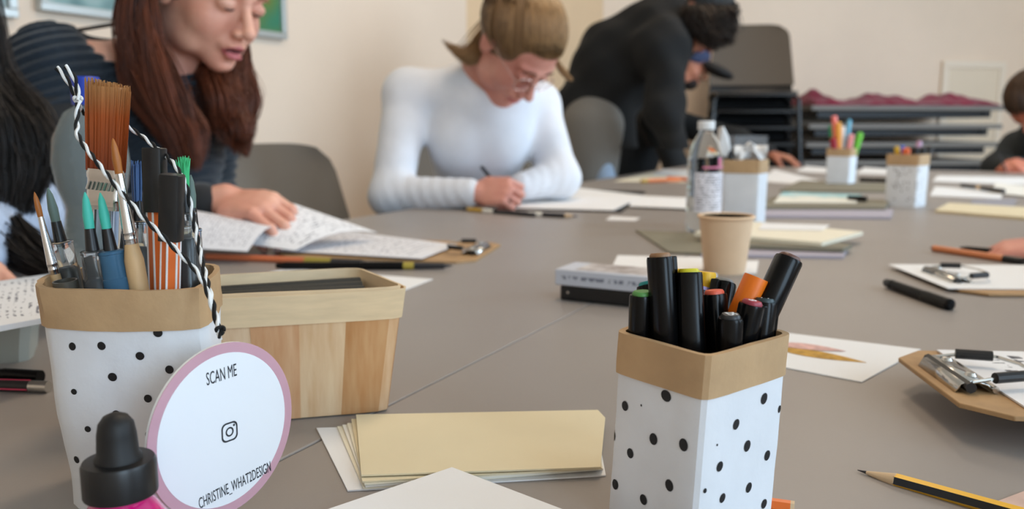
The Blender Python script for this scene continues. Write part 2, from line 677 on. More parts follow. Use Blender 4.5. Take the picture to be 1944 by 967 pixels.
cl = thing('burgundy_cloth', 'burgundy cloth bunched along the top of the piled tables', 'cloth', Vector((tl.x, tl.y, ztop)) + tdir * (tlen / 2) + tback * 0.3)
mb = MB()
nu, nv = 70, 22
for j in range(nv + 1):
    for i in range(nu + 1):
        u, v = i / nu, j / nv
        h = bumps(u) * (math.sin(math.pi * min(1, max(0, v))) ** 0.6)
        h *= 0.75 + 0.25 * math.sin(u * 61 + v * 9) + 0.12 * math.sin(u * 23 - v * 14)
        h = max(0.002, h)
        if i in (0, nu) or j in (0, nv):
            h = 0.001
        p = Vector((tl.x, tl.y, ztop)) + tdir * (0.03 + u * (tlen - 0.06)) + tback * (0.02 + 0.02 * math.sin(u * 17) + v * 0.45)
        mb.v.append(p + Vector((0, 0, h + 0.001)))
for j in range(nv):
    for i in range(nu):
        a = j * (nu + 1) + i
        mb.f.append((a, a + 1, a + nu + 2, a + nu + 1))
o = mb.obj('fabric', M_BURG, cl, world=True, smooth=80)
sm = o.modifiers.new('thick', 'SOLIDIFY')
sm.thickness = 0.004
sm.offset = 1

# framed pictures on the left wall
M_SILVER = mat('silver_frame', (196, 200, 198), 0.35, metal=0.4)


def art_mat(name, ramp, scale):
    m = bpy.data.materials.new(name)
    m.use_nodes = True
    nt = m.node_tree
    tc = nt.nodes.new('ShaderNodeTexCoord')
    nz = nt.nodes.new('ShaderNodeTexNoise')
    nz.inputs['Scale'].default_value = scale
    nz.inputs['Detail'].default_value = 2
    rp = nt.nodes.new('ShaderNodeValToRGB')
    el = rp.color_ramp.elements
    el[0].position, el[0].color = ramp[0][0], lin(ramp[0][1])
    el[1].position, el[1].color = ramp[-1][0], lin(ramp[-1][1])
    for p_, c_ in ramp[1:-1]:
        e = el.new(p_)
        e.color = lin(c_)
    nt.links.new(tc.outputs['Object'], nz.inputs['Vector'])
    nt.links.new(nz.outputs[0], rp.inputs[0])
    b = nt.nodes['Principled BSDF']
    nt.links.new(rp.outputs[0], b.inputs['Base Color'])
    b.inputs['Roughness'].default_value = 0.25
    return m


def on_left(px, py):
    r = ray(px, py)
    k = (WL - CAM.dot(NX)) / r.dot(NX)
    return CAM + r * k


def picture(label, pxl, pxr, ybase_l, h, m):
    l, r_ = on_left(pxl, ybase_l), on_left(pxr, ybase_l)
    wdt = (r_ - l).dot(AX)
    z0 = l.z
    c = l + AX * wdt / 2
    c.z = z0
    pc_ = thing('picture', label, 'picture', c - NX * 0.0, frame_rot(-AX, (0, 0, 1)))
    # local x = -AX, y = z x x ; find the side facing the room
    R_ = frame_rot(-AX).to_matrix()
    inn = -NX
    MB().box(c + Vector((0, 0, h / 2)) + inn * 0.012, (wdt - 0.03, 0.012, h - 0.03), R_).obj('artwork', m, pc_, world=True, smooth=0)
    mb = MB()
    for (u, z, sx, sz) in ((0, 0.012, wdt, 0.024), (0, h - 0.012, wdt, 0.024), (-wdt / 2 + 0.012, h / 2, 0.024, h - 0.048), (wdt / 2 - 0.012, h / 2, 0.024, h - 0.048)):
        mb.box(c + AX * u + inn * 0.0165 + Vector((0, 0, z)), (sx, 0.03, sz), R_)
    mb.obj('frame', M_SILVER, pc_, world=True, smooth=0, bevel=0.003)


zz = 18
picture('pale blue-green picture above the shoulder of the red-haired woman', 66, 268, 20, 0.55, art_mat('art_blue', [(0.3, (70, 110, 112)), (0.42, (140, 170, 170)), (0.55, (205, 215, 212)), (0.75, (150, 160, 160))], 5))
picture('ochre and green picture beside the face of the red-haired woman', 430, 535, 63, 0.6, art_mat('art_ochre', [(0.35, (40, 130, 105)), (0.48, (95, 130, 70)), (0.58, (150, 125, 50)), (0.8, (170, 140, 70))], 3.2))
picture('framed picture cut off by the upper corner of the photo', -190, 22, 12, 0.55, art_mat('art_grey', [(0.3, (120, 140, 140)), (0.7, (190, 200, 196))], 4))

# ------------------------------------------------------------------ sheets, clipboards
M_PAPER = mat('white_paper', (236, 235, 234), 0.8, bump=0.02, bscale=500)
M_CREAM = mat('cream_card', (226, 211, 176), 0.7, var=0.03, vscale=15)
M_CREAM2 = mat('pale_cream_card', (236, 228, 206), 0.7)
M_IVORY = mat('ivory_card', (238, 234, 224), 0.7)
M_GREYP = mat('grey_card', (150, 148, 156), 0.7)
M_LILAC = mat('lilac_grey_card', (172, 166, 178), 0.7)
M_OLIVE = mat('olive_board', (128, 122, 104), 0.7)
M_KRAFTB = mat('hardboard', (176, 140, 98), 0.6, var=0.12, vscale=60)
M_PAGE1 = page_mat('printed_page_bold', (234, 234, 236), (120, 120, 130), 16, 30, 0.55, seed=1.0)
M_PAGE2 = page_mat('printed_page_fine', (230, 230, 234), (150, 150, 160), 26, 40, 0.54, seed=3.0)
M_PAGE3 = page_mat('practice_page', (236, 235, 236), (80, 80, 86), 10, 44, 0.56, seed=9.0)


def sheet(name, label, cat, c4, m, th=0.0006, z=0.0, bend=None, n=1, group=None, world=False):
    """c4: four corners, pixels on the plane z above the table (in order), or world points; one thin solid sheet"""
    P = [Vector(p) if world else on(p[0], p[1], (p[2] if len(p) > 2 else z)) for p in c4]
    mb = MB()
    top, uv = [], []
    for j in range(n + 1):
        for i in range(n + 1):
            u, v = i / n, j / n
            p = (P[0] * (1 - u) + P[1] * u) * (1 - v) + (P[3] * (1 - u) + P[2] * u) * v
            if bend:
                p = p + bend(u, v)
            top.append(p)
            uv.append((u, v))
    nV = len(top)
    e1, e2 = P[1] - P[0], P[3] - P[0]
    flip = e1.cross(e2).z < 0
    fs = []
    for j in range(n):
        for i in range(n):
            a = j * (n + 1) + i
            q = (a, a + 1, a + n + 2, a + n + 1)
            r_ = tuple(x + nV for x in reversed(q))
            fs += [q, r_] if not flip else [tuple(reversed(q)), tuple(reversed(r_))]
    per = [i for i in range(n + 1)] + [j * (n + 1) + n for j in range(1, n + 1)] + [n * (n + 1) + i for i in range(n - 1, -1, -1)] + [j * (n + 1) for j in range(n - 1, 0, -1)]
    for k in range(len(per)):
        a, b = per[k], per[(k + 1) % len(per)]
        fs.append((b, a, nV + a, nV + b) if not flip else (a, b, nV + b, nV + a))
    base = sum(P, Vector()) / 4
    mb.add([p + Vector((0, 0, th)) for p in top] + top, fs)
    mb.v = [p - base for p in mb.v]
    mb.uv = uv + uv
    o = mb.obj(name, m, smooth=60)
    o.location = base
    return tag(o, label, cat, group)


def clipboard(label, o, xd, L, W_, tilt=0.0, board=M_KRAFTB, group=None):
    """o: centre of the clip edge (world), xd: direction the board runs away from its clip"""
    zd = Vector((0, 0, 1)) + Vector(xd) * (-tilt)
    cb = thing('clipboard', label, 'clipboard', o, frame_rot(xd, zd), group=group)
    r = 0.022
    pts = []
    for (x, y) in ((r, -W_ / 2), (L - r, -W_ / 2), (L, -W_ / 2 + r), (L, W_ / 2 - r), (L - r, W_ / 2), (r, W_ / 2), (0, W_ / 2 - r), (0, -W_ / 2 + r)):
        pts.append((x, y, 0))
    MB().prism(pts, (0, 0, 0.0032)).obj('board', board, cb, bevel=0.0006)
    k = W_ / 0.16
    cw = 0.066 * k
    # spring plate: bent sheet metal
    prof = [(0.006, 0.0035), (0.009, 0.009), (0.016, 0.0115), (0.026, 0.009), (0.030, 0.0045)]
    vs, fs = [], []
    for s_ in (-1, 1):
        for (x, z) in prof:
            vs.append((x, s_ * cw / 2, z))
    for i in range(len(prof) - 1):
        fs.append((i, i + 1, len(prof) + i + 1, len(prof) + i))
    mbp = MB().add(vs, fs)
    pl_ = mbp.obj('clip_plate', M_STEEL2, cb, smooth=60)
    sm_ = pl_.modifiers.new('thick', 'SOLIDIFY')
    sm_.thickness = 0.0012
    MB().tube([(0.030, -cw / 2 - 0.002, 0.006), (0.030, cw / 2 + 0.002, 0.006)], 0.0022, 8).obj('jaw_rod', M_STEEL2, cb)
    MB().tube([(0.014, -cw / 2 - 0.004, 0.0075), (0.014, cw / 2 + 0.004, 0.0075)], 0.0035, 8).obj('coil', M_BLACKP, cb)
    wire = [(0.016, -cw / 2, 0.010), (0.034, -cw / 2 + 0.002, 0.013), (0.054, -cw / 2 + 0.008, 0.013), (0.062, -cw * 0.12, 0.0125), (0.062, cw * 0.12, 0.0125), (0.054, cw / 2 - 0.008, 0.013), (0.034, cw / 2 - 0.002, 0.013), (0.016, cw / 2, 0.010)]
    wr = MB().tube(wire, 0.0012, 6).obj('wire_lever', M_STEEL2, cb)
    for s_ in (-1, 1):
        MB().tube([(0.030, s_ * (cw / 2 - 0.001), 0.0128), (0.052, s_ * (cw / 2 - 0.007), 0.0132)], 0.0035, 10).obj('grip', M_BLACKP, wr)
        MB().lathe([(0.0, 0.0), (0.004, 0.0), (0.003, 0.0018), (0, 0.0022)], 12, off=(0.020, s_ * cw * 0.30, 0.0112)).obj('rivet', M_STEEL2, cb)
    return cb


M_STEEL2 = mat('polished_steel', (205, 203, 198), 0.22, metal=1.0)


def local_sheet(name, label, cat, cb, x0, x1, y0, y1, m, z=0.0036, th=0.0008, bend=None, n=1):
    Mx = Matrix.Translation(cb.location) @ cb.rotation_quaternion.to_matrix().to_4x4()
    pts = [Mx @ Vector((x, y, z)) for (x, y) in ((x0, y0), (x0, y1), (x1, y1), (x1, y0))]
    return sheet(name, label, cat, pts, m, th=th, world=True, bend=bend, n=n)


# --- nearest clipboard, propped on a sketch pad
PZ = 0.020
ol, ob = on(1690, 676, PZ), on(1842, 792, PZ)
wdir = (ob - ol)
cw_ = wdir.length
wdir.normalize()
xdir = Vector((-wdir.y, wdir.x, 0))
if xdir.x < 0:
    xdir = -xdir
CBW = cw_ + 0.012
cbA = clipboard('hardboard clipboard with lettering practice, raised above its shadow by the yellow pencil', (ol + ob) / 2, xdir, 0.23, CBW)
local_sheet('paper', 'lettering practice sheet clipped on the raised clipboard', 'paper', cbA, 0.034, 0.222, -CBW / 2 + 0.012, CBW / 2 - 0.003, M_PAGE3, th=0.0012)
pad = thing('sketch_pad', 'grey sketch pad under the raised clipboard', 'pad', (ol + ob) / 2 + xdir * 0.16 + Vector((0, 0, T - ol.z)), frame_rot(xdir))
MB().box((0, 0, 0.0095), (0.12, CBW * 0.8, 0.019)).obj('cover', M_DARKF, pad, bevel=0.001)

# --- second clipboard
o1, o2 = on(1706, 505, 0.004), on(1835, 556, 0.004)
wdir = (o2 - o1)
w2 = wdir.length
wdir.normalize()
xd2 = Vector((-wdir.y, wdir.x, 0))
xd2 = xd2 if xd2.x > 0 else -xd2
cbB = clipboard('clipboard with a blank white page beside the orange pencil', (o1 + o2) / 2 - Vector((0, 0, 0.003)), xd2, 0.30, w2 + 0.01)
local_sheet('paper', 'blank white page clipped on the clipboard beside the orange pencil', 'paper', cbB, -0.012, 0.285, -w2 / 2 + 0.018, w2 / 2 + 0.003, M_PAPER, th=0.001)

# --- cream cards and the big sheet in front
GCARD = 'loose cards fanned in a pile before the basket'
sheet('card', 'white card at the bottom of the cream pile, sticking out on its side', 'card', [(601, 815), (1130, 800), (1150, 905), (660, 934)], M_PAPER, 0.0008, 0.0002, group=GCARD)
fan = [((640, 812), (1130, 795), (1145, 893), (690, 930)), ((650, 809), (1131, 793), (1144, 893), (694, 926)), ((659, 806), (1132, 791), (1143, 892), (692, 922)), ((667, 798), (1133, 789), (1142, 891), (688, 917))]
lbs = ['lowest cream card in the pile before the basket', 'pale cream card second from below in the pile before the basket', 'ivory card in the middle of the pile before the basket', 'cream card just under the top card of the pile before the basket']
for i, q in enumerate(fan):
    sheet('card', lbs[i], 'card', q, (M_CREAM2, M_IVORY, M_CREAM2, M_CREAM)[i], 0.0008, 0.0011 + 0.0010 * i, group=GCARD)
# top card with a clipped corner
top = [(676, 790), (1135, 781), (1149, 796), (1140, 890), (686, 905)]
P = [on(x, y, 0.0056) for (x, y) in top]
b0 = sum(P, Vector()) / 5
o = MB().prism([p - b0 for p in P], (0, 0, 0.0009)).obj('card', M_CREAM, smooth=0)
o.location = b0
tag(o, 'top cream card with a clipped corner on the pile before the basket', 'card', GCARD)
Pq = [on(858, 889, 0.0066), on(1110, 985, 0.0066), on(1010, 1120, 0.0075), on(560, 990, 0.0066)]
sheet('paper', 'large white sheet in front, its corner pointing at the cream cards', 'paper', Pq, M_PAPER, 0.0005, world=True)

# --- painted card with leaves
pc4 = [on(1490, 634), on(1748, 664), on(1635, 728), on(1470, 690)]
sheet('painted_card', 'white card with a pink and an ochre painted leaf beside the marker cup', 'card', [(1488, 633), (1748, 665), (1636, 727), (1440, 690)], M_PAPER, 0.0008, 0.0002)


def leaf(px0, px1, wpx, col, name, z=0.0012):
    a, b = on(px0[0], px0[1], z), on(px1[0], px1[1], z)
    d = b - a
    L = d.length
    d.normalize()
    s_ = Vector((-d.y, d.x, 0))
    pts = []
    n = 12
    for i in range(n + 1):
        t = i / n
        pts.append(a + d * L * t + s_ * wpx * math.sin(math.pi * t ** 0.8))
    for i in range(n - 1, 0, -1):
        t = i / n
        pts.append(a + d * L * t - s_ * wpx * math.sin(math.pi * t ** 0.8))
    mb = MB().prism(pts, (0, 0, 0.0002))
    return mb, col


pcard = bpy.data.objects.get('painted_card')
for (p0_, p1_, wd_, c_, nm) in (((1470, 660), (1645, 689), 0.011, (196, 150, 66), 'painted_leaf'), ((1470, 652), (1606, 668), 0.010, (222, 178, 168), 'painted_leaf')):
    mb, _ = leaf(p0_, p1_, wd_, c_, nm)
    lo = mb.obj(nm, mat('paint_%d_%d_%d' % c_, c_, 0.8, var=0.3, vscale=120), pcard, world=True, smooth=0)
    if c_[0] > 200:
        lo.location.z += 0.0003

# --- left woman's papers: a fanned pile, one lifted
sheet('paper', 'printed sheet lying under the lifted page before the red-haired woman', 'paper', [(515, 476), (600, 432), (868, 466), (800, 492)], M_PAGE2, 0.0008, 0.006)
sheet('paper', 'white sheet poking out under the pencils behind the basket', 'paper', [(470, 528), (545, 510), (822, 531), (768, 552)], M_PAPER, 0.0006, 0.0002)
cbL = [on(900, 465, 0.0), on(842, 497, 0.0)]
wdir = cbL[1] - cbL[0]
wL = wdir.length
wdir.normalize()
xl = Vector((-wdir.y, wdir.x, 0))
xl = xl if xl.x < 0 else -xl
cbC = clipboard('hardboard clipboard under the printed sheets before the red-haired woman', (cbL[0] + cbL[1]) / 2 - xl * 0.045, xl, 0.30, wL + 0.03)
pA = [on(500, 470, 0.004), at(575, 392, 1.40), at(716, 441, 1.36), on(610, 478, 0.012)]


def lift(u, v):
    return Vector((0, 0, 0.022 * math.sin(math.pi * u) * (1 - v * 0.4)))


sheet('paper', 'printed page lifted in a curve by the hand of the red-haired woman', 'paper', [at(455, 462, 1.22), at(560, 388, 1.36), at(716, 442, 1.33), at(560, 476, 1.20)], M_PAGE1, 0.0005, world=True, bend=lift, n=14)
sheet('paper', 'tilted page left of the lifted page, under the sleeve of the red-haired woman', 'paper', [at(330, 470, 1.15), at(355, 398, 1.26), at(530, 428, 1.26), at(470, 478, 1.14)], M_PAGE2, 0.0005, world=True, bend=lambda u, v: Vector((0, 0, 0.01 * math.sin(math.pi * u))), n=8)

# --- white woman's clipboard, papers
sheet('drawing_board', 'dark board under the sheet of the woman in white', 'board', [(925, 398), (1010, 358), (1225, 366), (1180, 404)], M_DARKF, 0.004, 0.0002)
sheet('paper', 'white sheet the woman in white writes on', 'paper', [(905, 394), (1040, 357), (1222, 372), (1165, 400)], M_PAPER, 0.0012, 0.0045, bend=lambda u, v: Vector((0, 0, 0.010 * u * u * (1 - v))), n=8)
sheet('paper', 'white sheet between the writing woman and the water bottle', 'paper', [(1195, 392), (1200, 371), (1330, 377), (1320, 397)], M_PAPER, 0.0006, 0.0045)
sheet('card', 'small white slip lying by the dark board', 'card', [(1150, 418), (1160, 411), (1215, 414), (1205, 420)], M_PAPER, 0.0005, 0.0002)

# --- middle clutter
sheet('card', 'olive-cream board tilted behind the tan-plugged marker', 'board', [(1207, 440), (1345, 446), (1370, 486), (1270, 482)], M_OLIVE, 0.003, 0.0003)
sheet('card', 'white card by the grey box, behind the markers', 'card', [(1160, 512), (1172, 486), (1350, 490), (1352, 515)], M_PAPER, 0.0008, 0.0002)
sheet('card', 'small white card at the foot of the paper cup', 'card', [(1360, 522), (1366, 498), (1440, 496), (1436, 520)], M_PAPER, 0.0008, 0.0002)
sheet('pad', 'thick cream pad in front of the tall white carton', 'pad', [(1318, 448), (1400, 424), (1638, 447), (1560, 468)], M_CREAM2, 0.006, 0.012)
sheet('pad', 'brownish card under the cream pad', 'pad', [(1350, 470), (1400, 440), (1618, 472), (1600, 479)], M_OLIVE, 0.006, 0.0055)
sheet('pad', 'lilac-grey folder under the cream pad', 'folder', [(1330, 488), (1390, 452), (1610, 474), (1600, 492)], M_LILAC, 0.004, 0.0003)
sheet('card', 'white slip behind the cream pad', 'card', [(1440, 436), (1448, 424), (1575, 428), (1560, 438)], M_PAPER, 0.0008, 0.0185)
sheet('folder', 'lilac-grey folder lying before the watercolour card', 'folder', [(1440, 414), (1460, 396), (1695, 402), (1690, 417)], M_LILAC, 0.005, 0.0003)
sheet('board', 'olive board under the watercolour card', 'board', [(1430, 398), (1470, 378), (1690, 384), (1680, 399)], M_OLIVE, 0.006, 0.0055)


def wave_card(u, v):
    return Vector((0, 0, 0.010 * math.sin(math.pi * u) ** 2))


wcm = bpy.data.materials.new('watercolour')
wcm.use_nodes = True
_nt = wcm.node_tree
_tc = _nt.nodes.new('ShaderNodeTexCoord')
_sp = _nt.nodes.new('ShaderNodeSeparateXYZ')
_nz = _nt.nodes.new('ShaderNodeTexNoise')
_nz.inputs['Scale'].default_value = 4
_ad = _nt.nodes.new('ShaderNodeMath')
_ad.operation = 'MULTIPLY_ADD'
_ad.inputs[1].default_value = 0.45
_rp = _nt.nodes.new('ShaderNodeValToRGB')
_nt.links.new(_tc.outputs['UV'], _sp.inputs[0])
_nt.links.new(_tc.outputs['UV'], _nz.inputs['Vector'])
_nt.links.new(_nz.outputs[0], _ad.inputs[0])
_nt.links.new(_sp.outputs[0], _ad.inputs[2])
_nt.links.new(_ad.outputs[0], _rp.inputs[0])
_e = _rp.color_ramp.elements
_e[0].position, _e[0].color = 0.45, lin((236, 234, 222))
_e[1].position, _e[1].color = 1.05, lin((232, 232, 218))
_k = _e.new(0.68)
_k.color = lin((150, 205, 214))
_k = _e.new(0.82)
_k.color = lin((120, 178, 178))
_nt.links.new(_rp.outputs[0], _nt.nodes['Principled BSDF'].inputs['Base Color'])
_nt.nodes['Principled BSDF'].inputs['Roughness'].default_value = 0.7
sheet('watercolour_card', 'white card with a turquoise watercolour wash', 'card', [(1468, 385), (1500, 365), (1640, 372), (1625, 386)], wcm, 0.001, 0.012, bend=wave_card, n=10)
sheet('board', 'brown board lying before the carton with the colourful pens', 'board', [(1480, 364), (1520, 345), (1690, 352), (1680, 366)], M_OLIVE, 0.005, 0.0003)
# far papers
far = [([(1165, 345), (1240, 327), (1330, 330), (1300, 347)], M_CREAM2, 'cream sheet under the orange pencils before the person in the black sweater'),
       ([(1235, 333), (1260, 322), (1330, 324), (1325, 336)], M_PAPER, 'white sheet under the hand of the person in the black sweater'),
       ([(1440, 345), (1470, 322), (1560, 345), (1530, 352)], M_PAPER, 'white sheet behind the tall white carton'),
       ([(1510, 326), (1530, 316), (1590, 320), (1585, 330)], M_PAPER, 'white sheet by the resting hand at the far table'),
       ([(1625, 330), (1640, 318), (1700, 322), (1695, 332)], M_PAPER, 'white sheet between the two far carton cups'),
       ([(1770, 345), (1780, 334), (1970, 338), (1960, 352)], M_PAPER, 'white sheet near the writing hand at the far end'),
       ([(1765, 372), (1775, 355), (1905, 362), (1900, 378)], M_PAPER, 'broad white sheet beside the speckled carton cup'),
       ([(1880, 366), (1890, 348), (2000, 360), (1990, 378)], M_IVORY, 'ivory sheet at the edge of the far table'),
       ([(1840, 392), (1845, 380), (1930, 378), (1925, 392)], M_GREYP, 'grey sheet behind the cream block on the far table')]
zf = [0.0003, 0.0026, 0.0003, 0.0003, 0.0003, 0.0003, 0.0003, 0.0026, 0.0003]
for (q, m_, lb), z_ in zip(far, zf):
    sheet('paper', lb, 'paper', q, m_, 0.0012, z_)
sheet('pad', 'cream block lying at the edge of the far table', 'pad', [(1775, 404), (1800, 390), (2010, 402), (1990, 422)], M_CREAM, 0.006, 0.0003)

# ------------------------------------------------------------------ carton cups
from mathutils import noise as mnoise
M_CARTON = mat('white_carton_paper', (226, 228, 232), 0.7, var=0.04, vscale=30, bump=0.22, bscale=45)
M_KRAFT = mat('kraft_band', (190, 156, 116), 0.65, var=0.10, vscale=45, bump=0.15, bscale=90)
M_INK = mat('black_ink', (18, 18, 20), 0.6)


def ring_pts(sec, sub, rnd=0.18):
    """closed polygon section -> rounded, subdivided ring"""
    n = len(sec)
    out = []
    for i in range(n):
        p0, p1, p2 = (Vector(sec[(i + k) % n]) for k in (-1, 0, 1))
        a, b = p1.lerp(p0, rnd), p1.lerp(p2, rnd)
        for k in range(4):
            t = k / 3
            out.append((1 - t) ** 2 * a + 2 * t * (1 - t) * p1 + t * t * b)
        q = p2.lerp(p1, rnd)
        for k in range(1, sub):
            out.append(b.lerp(q, k / sub))
    return out


def cup(label, base, sec, h, band, bscale=(0.92, 0.92), bshift=(0, 0), crumple=0.0006, rnd=0.15, seed=0, group='carton cups holding pens', rim_dz=None, speck=0):
    """sec: top outline around base (local plan coordinates)"""
    cp = thing('carton_cup', label, 'cup', base, group=group)
    top = ring_pts([(x, y) for x, y in sec], 6, rnd)
    n = len(top)
    cen_ = sum(top, Vector((0, 0))) / n

    def surf(t, off):
        out = []
        for k, p in enumerate(top):
            d = p - cen_
            q = cen_ + Vector((d.x * (bscale[0] + (1 - bscale[0]) * t), d.y * (bscale[1] + (1 - bscale[1]) * t)))
            q = q + Vector(bshift) * (1 - t)
            r_ = d.length
            q = q + d / r_ * off
            if crumple:
                q = q + d / r_ * crumple * (mnoise.noise(Vector((q.x * 48 + seed, q.y * 48, t * h * 32))) * 1.6 + mnoise.noise(Vector((q.x * 170, q.y * 170 + seed, t * h * 120))) * 0.5)
            dz = rim_dz(k / n) * t if rim_dz else 0
            out.append(Vector((q.x, q.y, h * t + dz)))
        return out

    def shell(levels, o_out, o_in, closed_bottom):
        mb = MB()
        rows = [surf(t, o_out) for t in levels] + [surf(t, o_in) for t in reversed(levels)]
        vs = [p for r_ in rows for p in r_]
        m_ = len(rows)
        fs = []
        for i in range(m_ - 1):
            for k in range(n):
                fs.append((i * n + k, i * n + (k + 1) % n, (i + 1) * n + (k + 1) % n, (i + 1) * n + k))
        if closed_bottom:
            fs.append(tuple(range(n - 1, -1, -1)))
            vs2 = [p + Vector((0, 0, 0.002)) for p in rows[-1]]
            o_ = len(vs)
            vs += vs2
            for k in range(n):
                a = (m_ - 1) * n
                fs.append((a + k, a + (k + 1) % n, o_ + (k + 1) % n, o_ + k))
            fs.append(tuple(o_ + k for k in range(n)))
        else:
            a = (m_ - 1) * n
            for k in range(n):
                fs.append((a + k, a + (k + 1) % n, (k + 1) % n, k))
        mb.add(vs, fs)
        return mb
    lv = [i / 14 for i in range(15)]
    body = shell(lv, 0, -0.0012, True)
    body.obj('carton', M_CARTON, cp, smooth=28)
    t0 = 1 - band / h
    bl = [t0 + (1.012 - t0) * i / 4 for i in range(5)]
    bm = shell(bl, 0.0011, -0.0022, False)
    bm.obj('kraft_band', M_KRAFT, cp, smooth=28)
    cp['_h'] = h
    tree = BVHTree.FromPolygons([Vector(base) + p for p in body.v], body.f)
    return cp, tree, Vector((base[0] + cen_.x, base[1] + cen_.y, base[2]))


def dot_on(cp, tree, px, py, r, asp=1.25, tilt=0.0, m=None):
    hit, nrm, _, _ = tree.ray_cast(CAM, ray(px, py).normalized())
    if hit is None:
        return
    nrm = nrm if nrm.dot(CAM - hit) > 0 else -nrm
    up = Vector((0, 0, 1))
    u = up.cross(nrm).normalized()
    v = nrm.cross(u)
    n = 14
    vs = []
    for k in range(n):
        a = 2 * math.pi * k / n
        x, y = r * math.cos(a), r * asp * math.sin(a)
        x, y = x * math.cos(tilt) - y * math.sin(tilt), x * math.sin(tilt) + y * math.cos(tilt)
        p = hit + u * x + v * y
        q, qn, _, _ = tree.find_nearest(p)
        qn = qn if qn.dot(nrm) > 0 else -qn
        vs.append(q + qn * 0.00025)
    vs.append(hit + nrm * 0.00035)
    MB().add(vs, [(k, (k + 1) % n, n) for k in range(n)]).obj('dot', m or M_INK, cp, world=True, smooth=60)


# left cup
lc = Vector((-0.194, 0.424, T))
secL = [(-0.0475, 0.000), (-0.0125, -0.0385 + 0.0), (0.0505, -0.0365), (0.0405, 0.008), (0.028, 0.042), (-0.032, 0.042)]
secL = [(-0.0480, 0.002), (-0.0300, -0.0345), (0.0480, -0.0365), (0.0405, 0.008), (0.028, 0.042), (-0.034, 0.042)]
HL = 0.112
cupL, treeL, cenL = cup('tall white polka-dot carton cup with paintbrushes and pens, tied with twine', lc, secL, HL, 0.0185, (0.90, 0.92), (0.003, 0), 0.0016, 0.30, 3)
for (px, py, r) in [(300, 632, 2.2), (193, 657, 2.1), (138, 658, 2.0), (266, 676, 2.1), (322, 702, 2.1), (214, 716, 2.2), (141, 744, 1.5), (281, 757, 2.0), (221, 787, 2.1), (167, 815, 1.6), (283, 826, 2.0), (146, 873, 1.9), (291, 930, 1.6), (95, 738, 1.6), (388, 602, 1.2), (195, 840, 1.8)]:
    dot_on(cupL, treeL, px, py, r * 0.001, 1.0)

# right cup
rc = Vector((0.088, 0.390, T))
fc = at(1345, 682, 0.344)
lcn = at(1170, 655, 0.388)
rcn = at(1503, 652, 0.384)
HR = fc.z - T
secR = [(fc.x - rc.x, fc.y - rc.y), (rcn.x - rc.x, rcn.y - rc.y), (0.004, 0.050), (lcn.x - rc.x, lcn.y - rc.y)]
cupR, treeR, cenR = cup('short white polka-dot carton cup full of black markers', rc, secR, HR, 0.0185, (1.0, 0.98), (-0.004, 0), 0.0004, 0.10, 11)
for (px, py, r, tl_) in [(1187, 771, 2.1, 0), (1265, 752, 2.6, 1.3), (1167, 827, 2.3, .1), (1241, 834, 2.4, 0), (1298, 845, 2.5, .1), (1197, 861, 2.1, .1), (1168, 920, 2.2, 0), (1222, 949, 2.2, .2), (1271, 922, 2.4, .2), (1218, 770, .5, 0),
                         (1450, 757, 2.4, -.3), (1479, 777, 1.6, -.2), (1397, 806, 2.2, -.5), (1418, 847, 2.4, -.3), (1456, 865, 2.2, -.2), (1366, 886, 2.1, -.4), (1421, 926, 2.2, -.3), (1338, 932, 1.0, 0), (1371, 946, 2.0, -.4), (1450, 957, 2.1, -.3), (1361, 845, .5, 0)]:
    dot_on(cupR, treeR, px, py, r * 0.001, 1.15, tl_)


# ------------------------------------------------------------------ pens and brushes (local +Z runs from the lower end to the visible end)
def pal(c):
    return mat('colour_%d_%d_%d' % c, c, 0.4)


M_BODY = mat('marker_black', (9, 9, 10), 0.30, spec=0.2)
M_CAPB = mat('marker_cap_black', (10, 10, 11), 0.22, spec=0.22)
SECM = rounded_rect(0.0124, 0.0110, 0.0045, 3)


def text_mesh(body, size):
    cu = bpy.data.curves.new('lettering', 'FONT')
    cu.body = body
    cu.size = size
    cu.align_x = 'CENTER'
    cu.align_y = 'CENTER'
    cu.extrude = 0.00008
    cu.resolution_u = 3
    o = bpy.data.objects.new('lettering', cu)
    COL.objects.link(o)
    bpy.context.view_layer.update()
    me = bpy.data.meshes.new_from_object(o.evaluated_get(bpy.context.evaluated_depsgraph_get()))
    bpy.data.objects.remove(o)
    return me


def place(base, top):
    base, top = Vector(base), Vector(top)
    return base, upto(top - base), (top - base).length


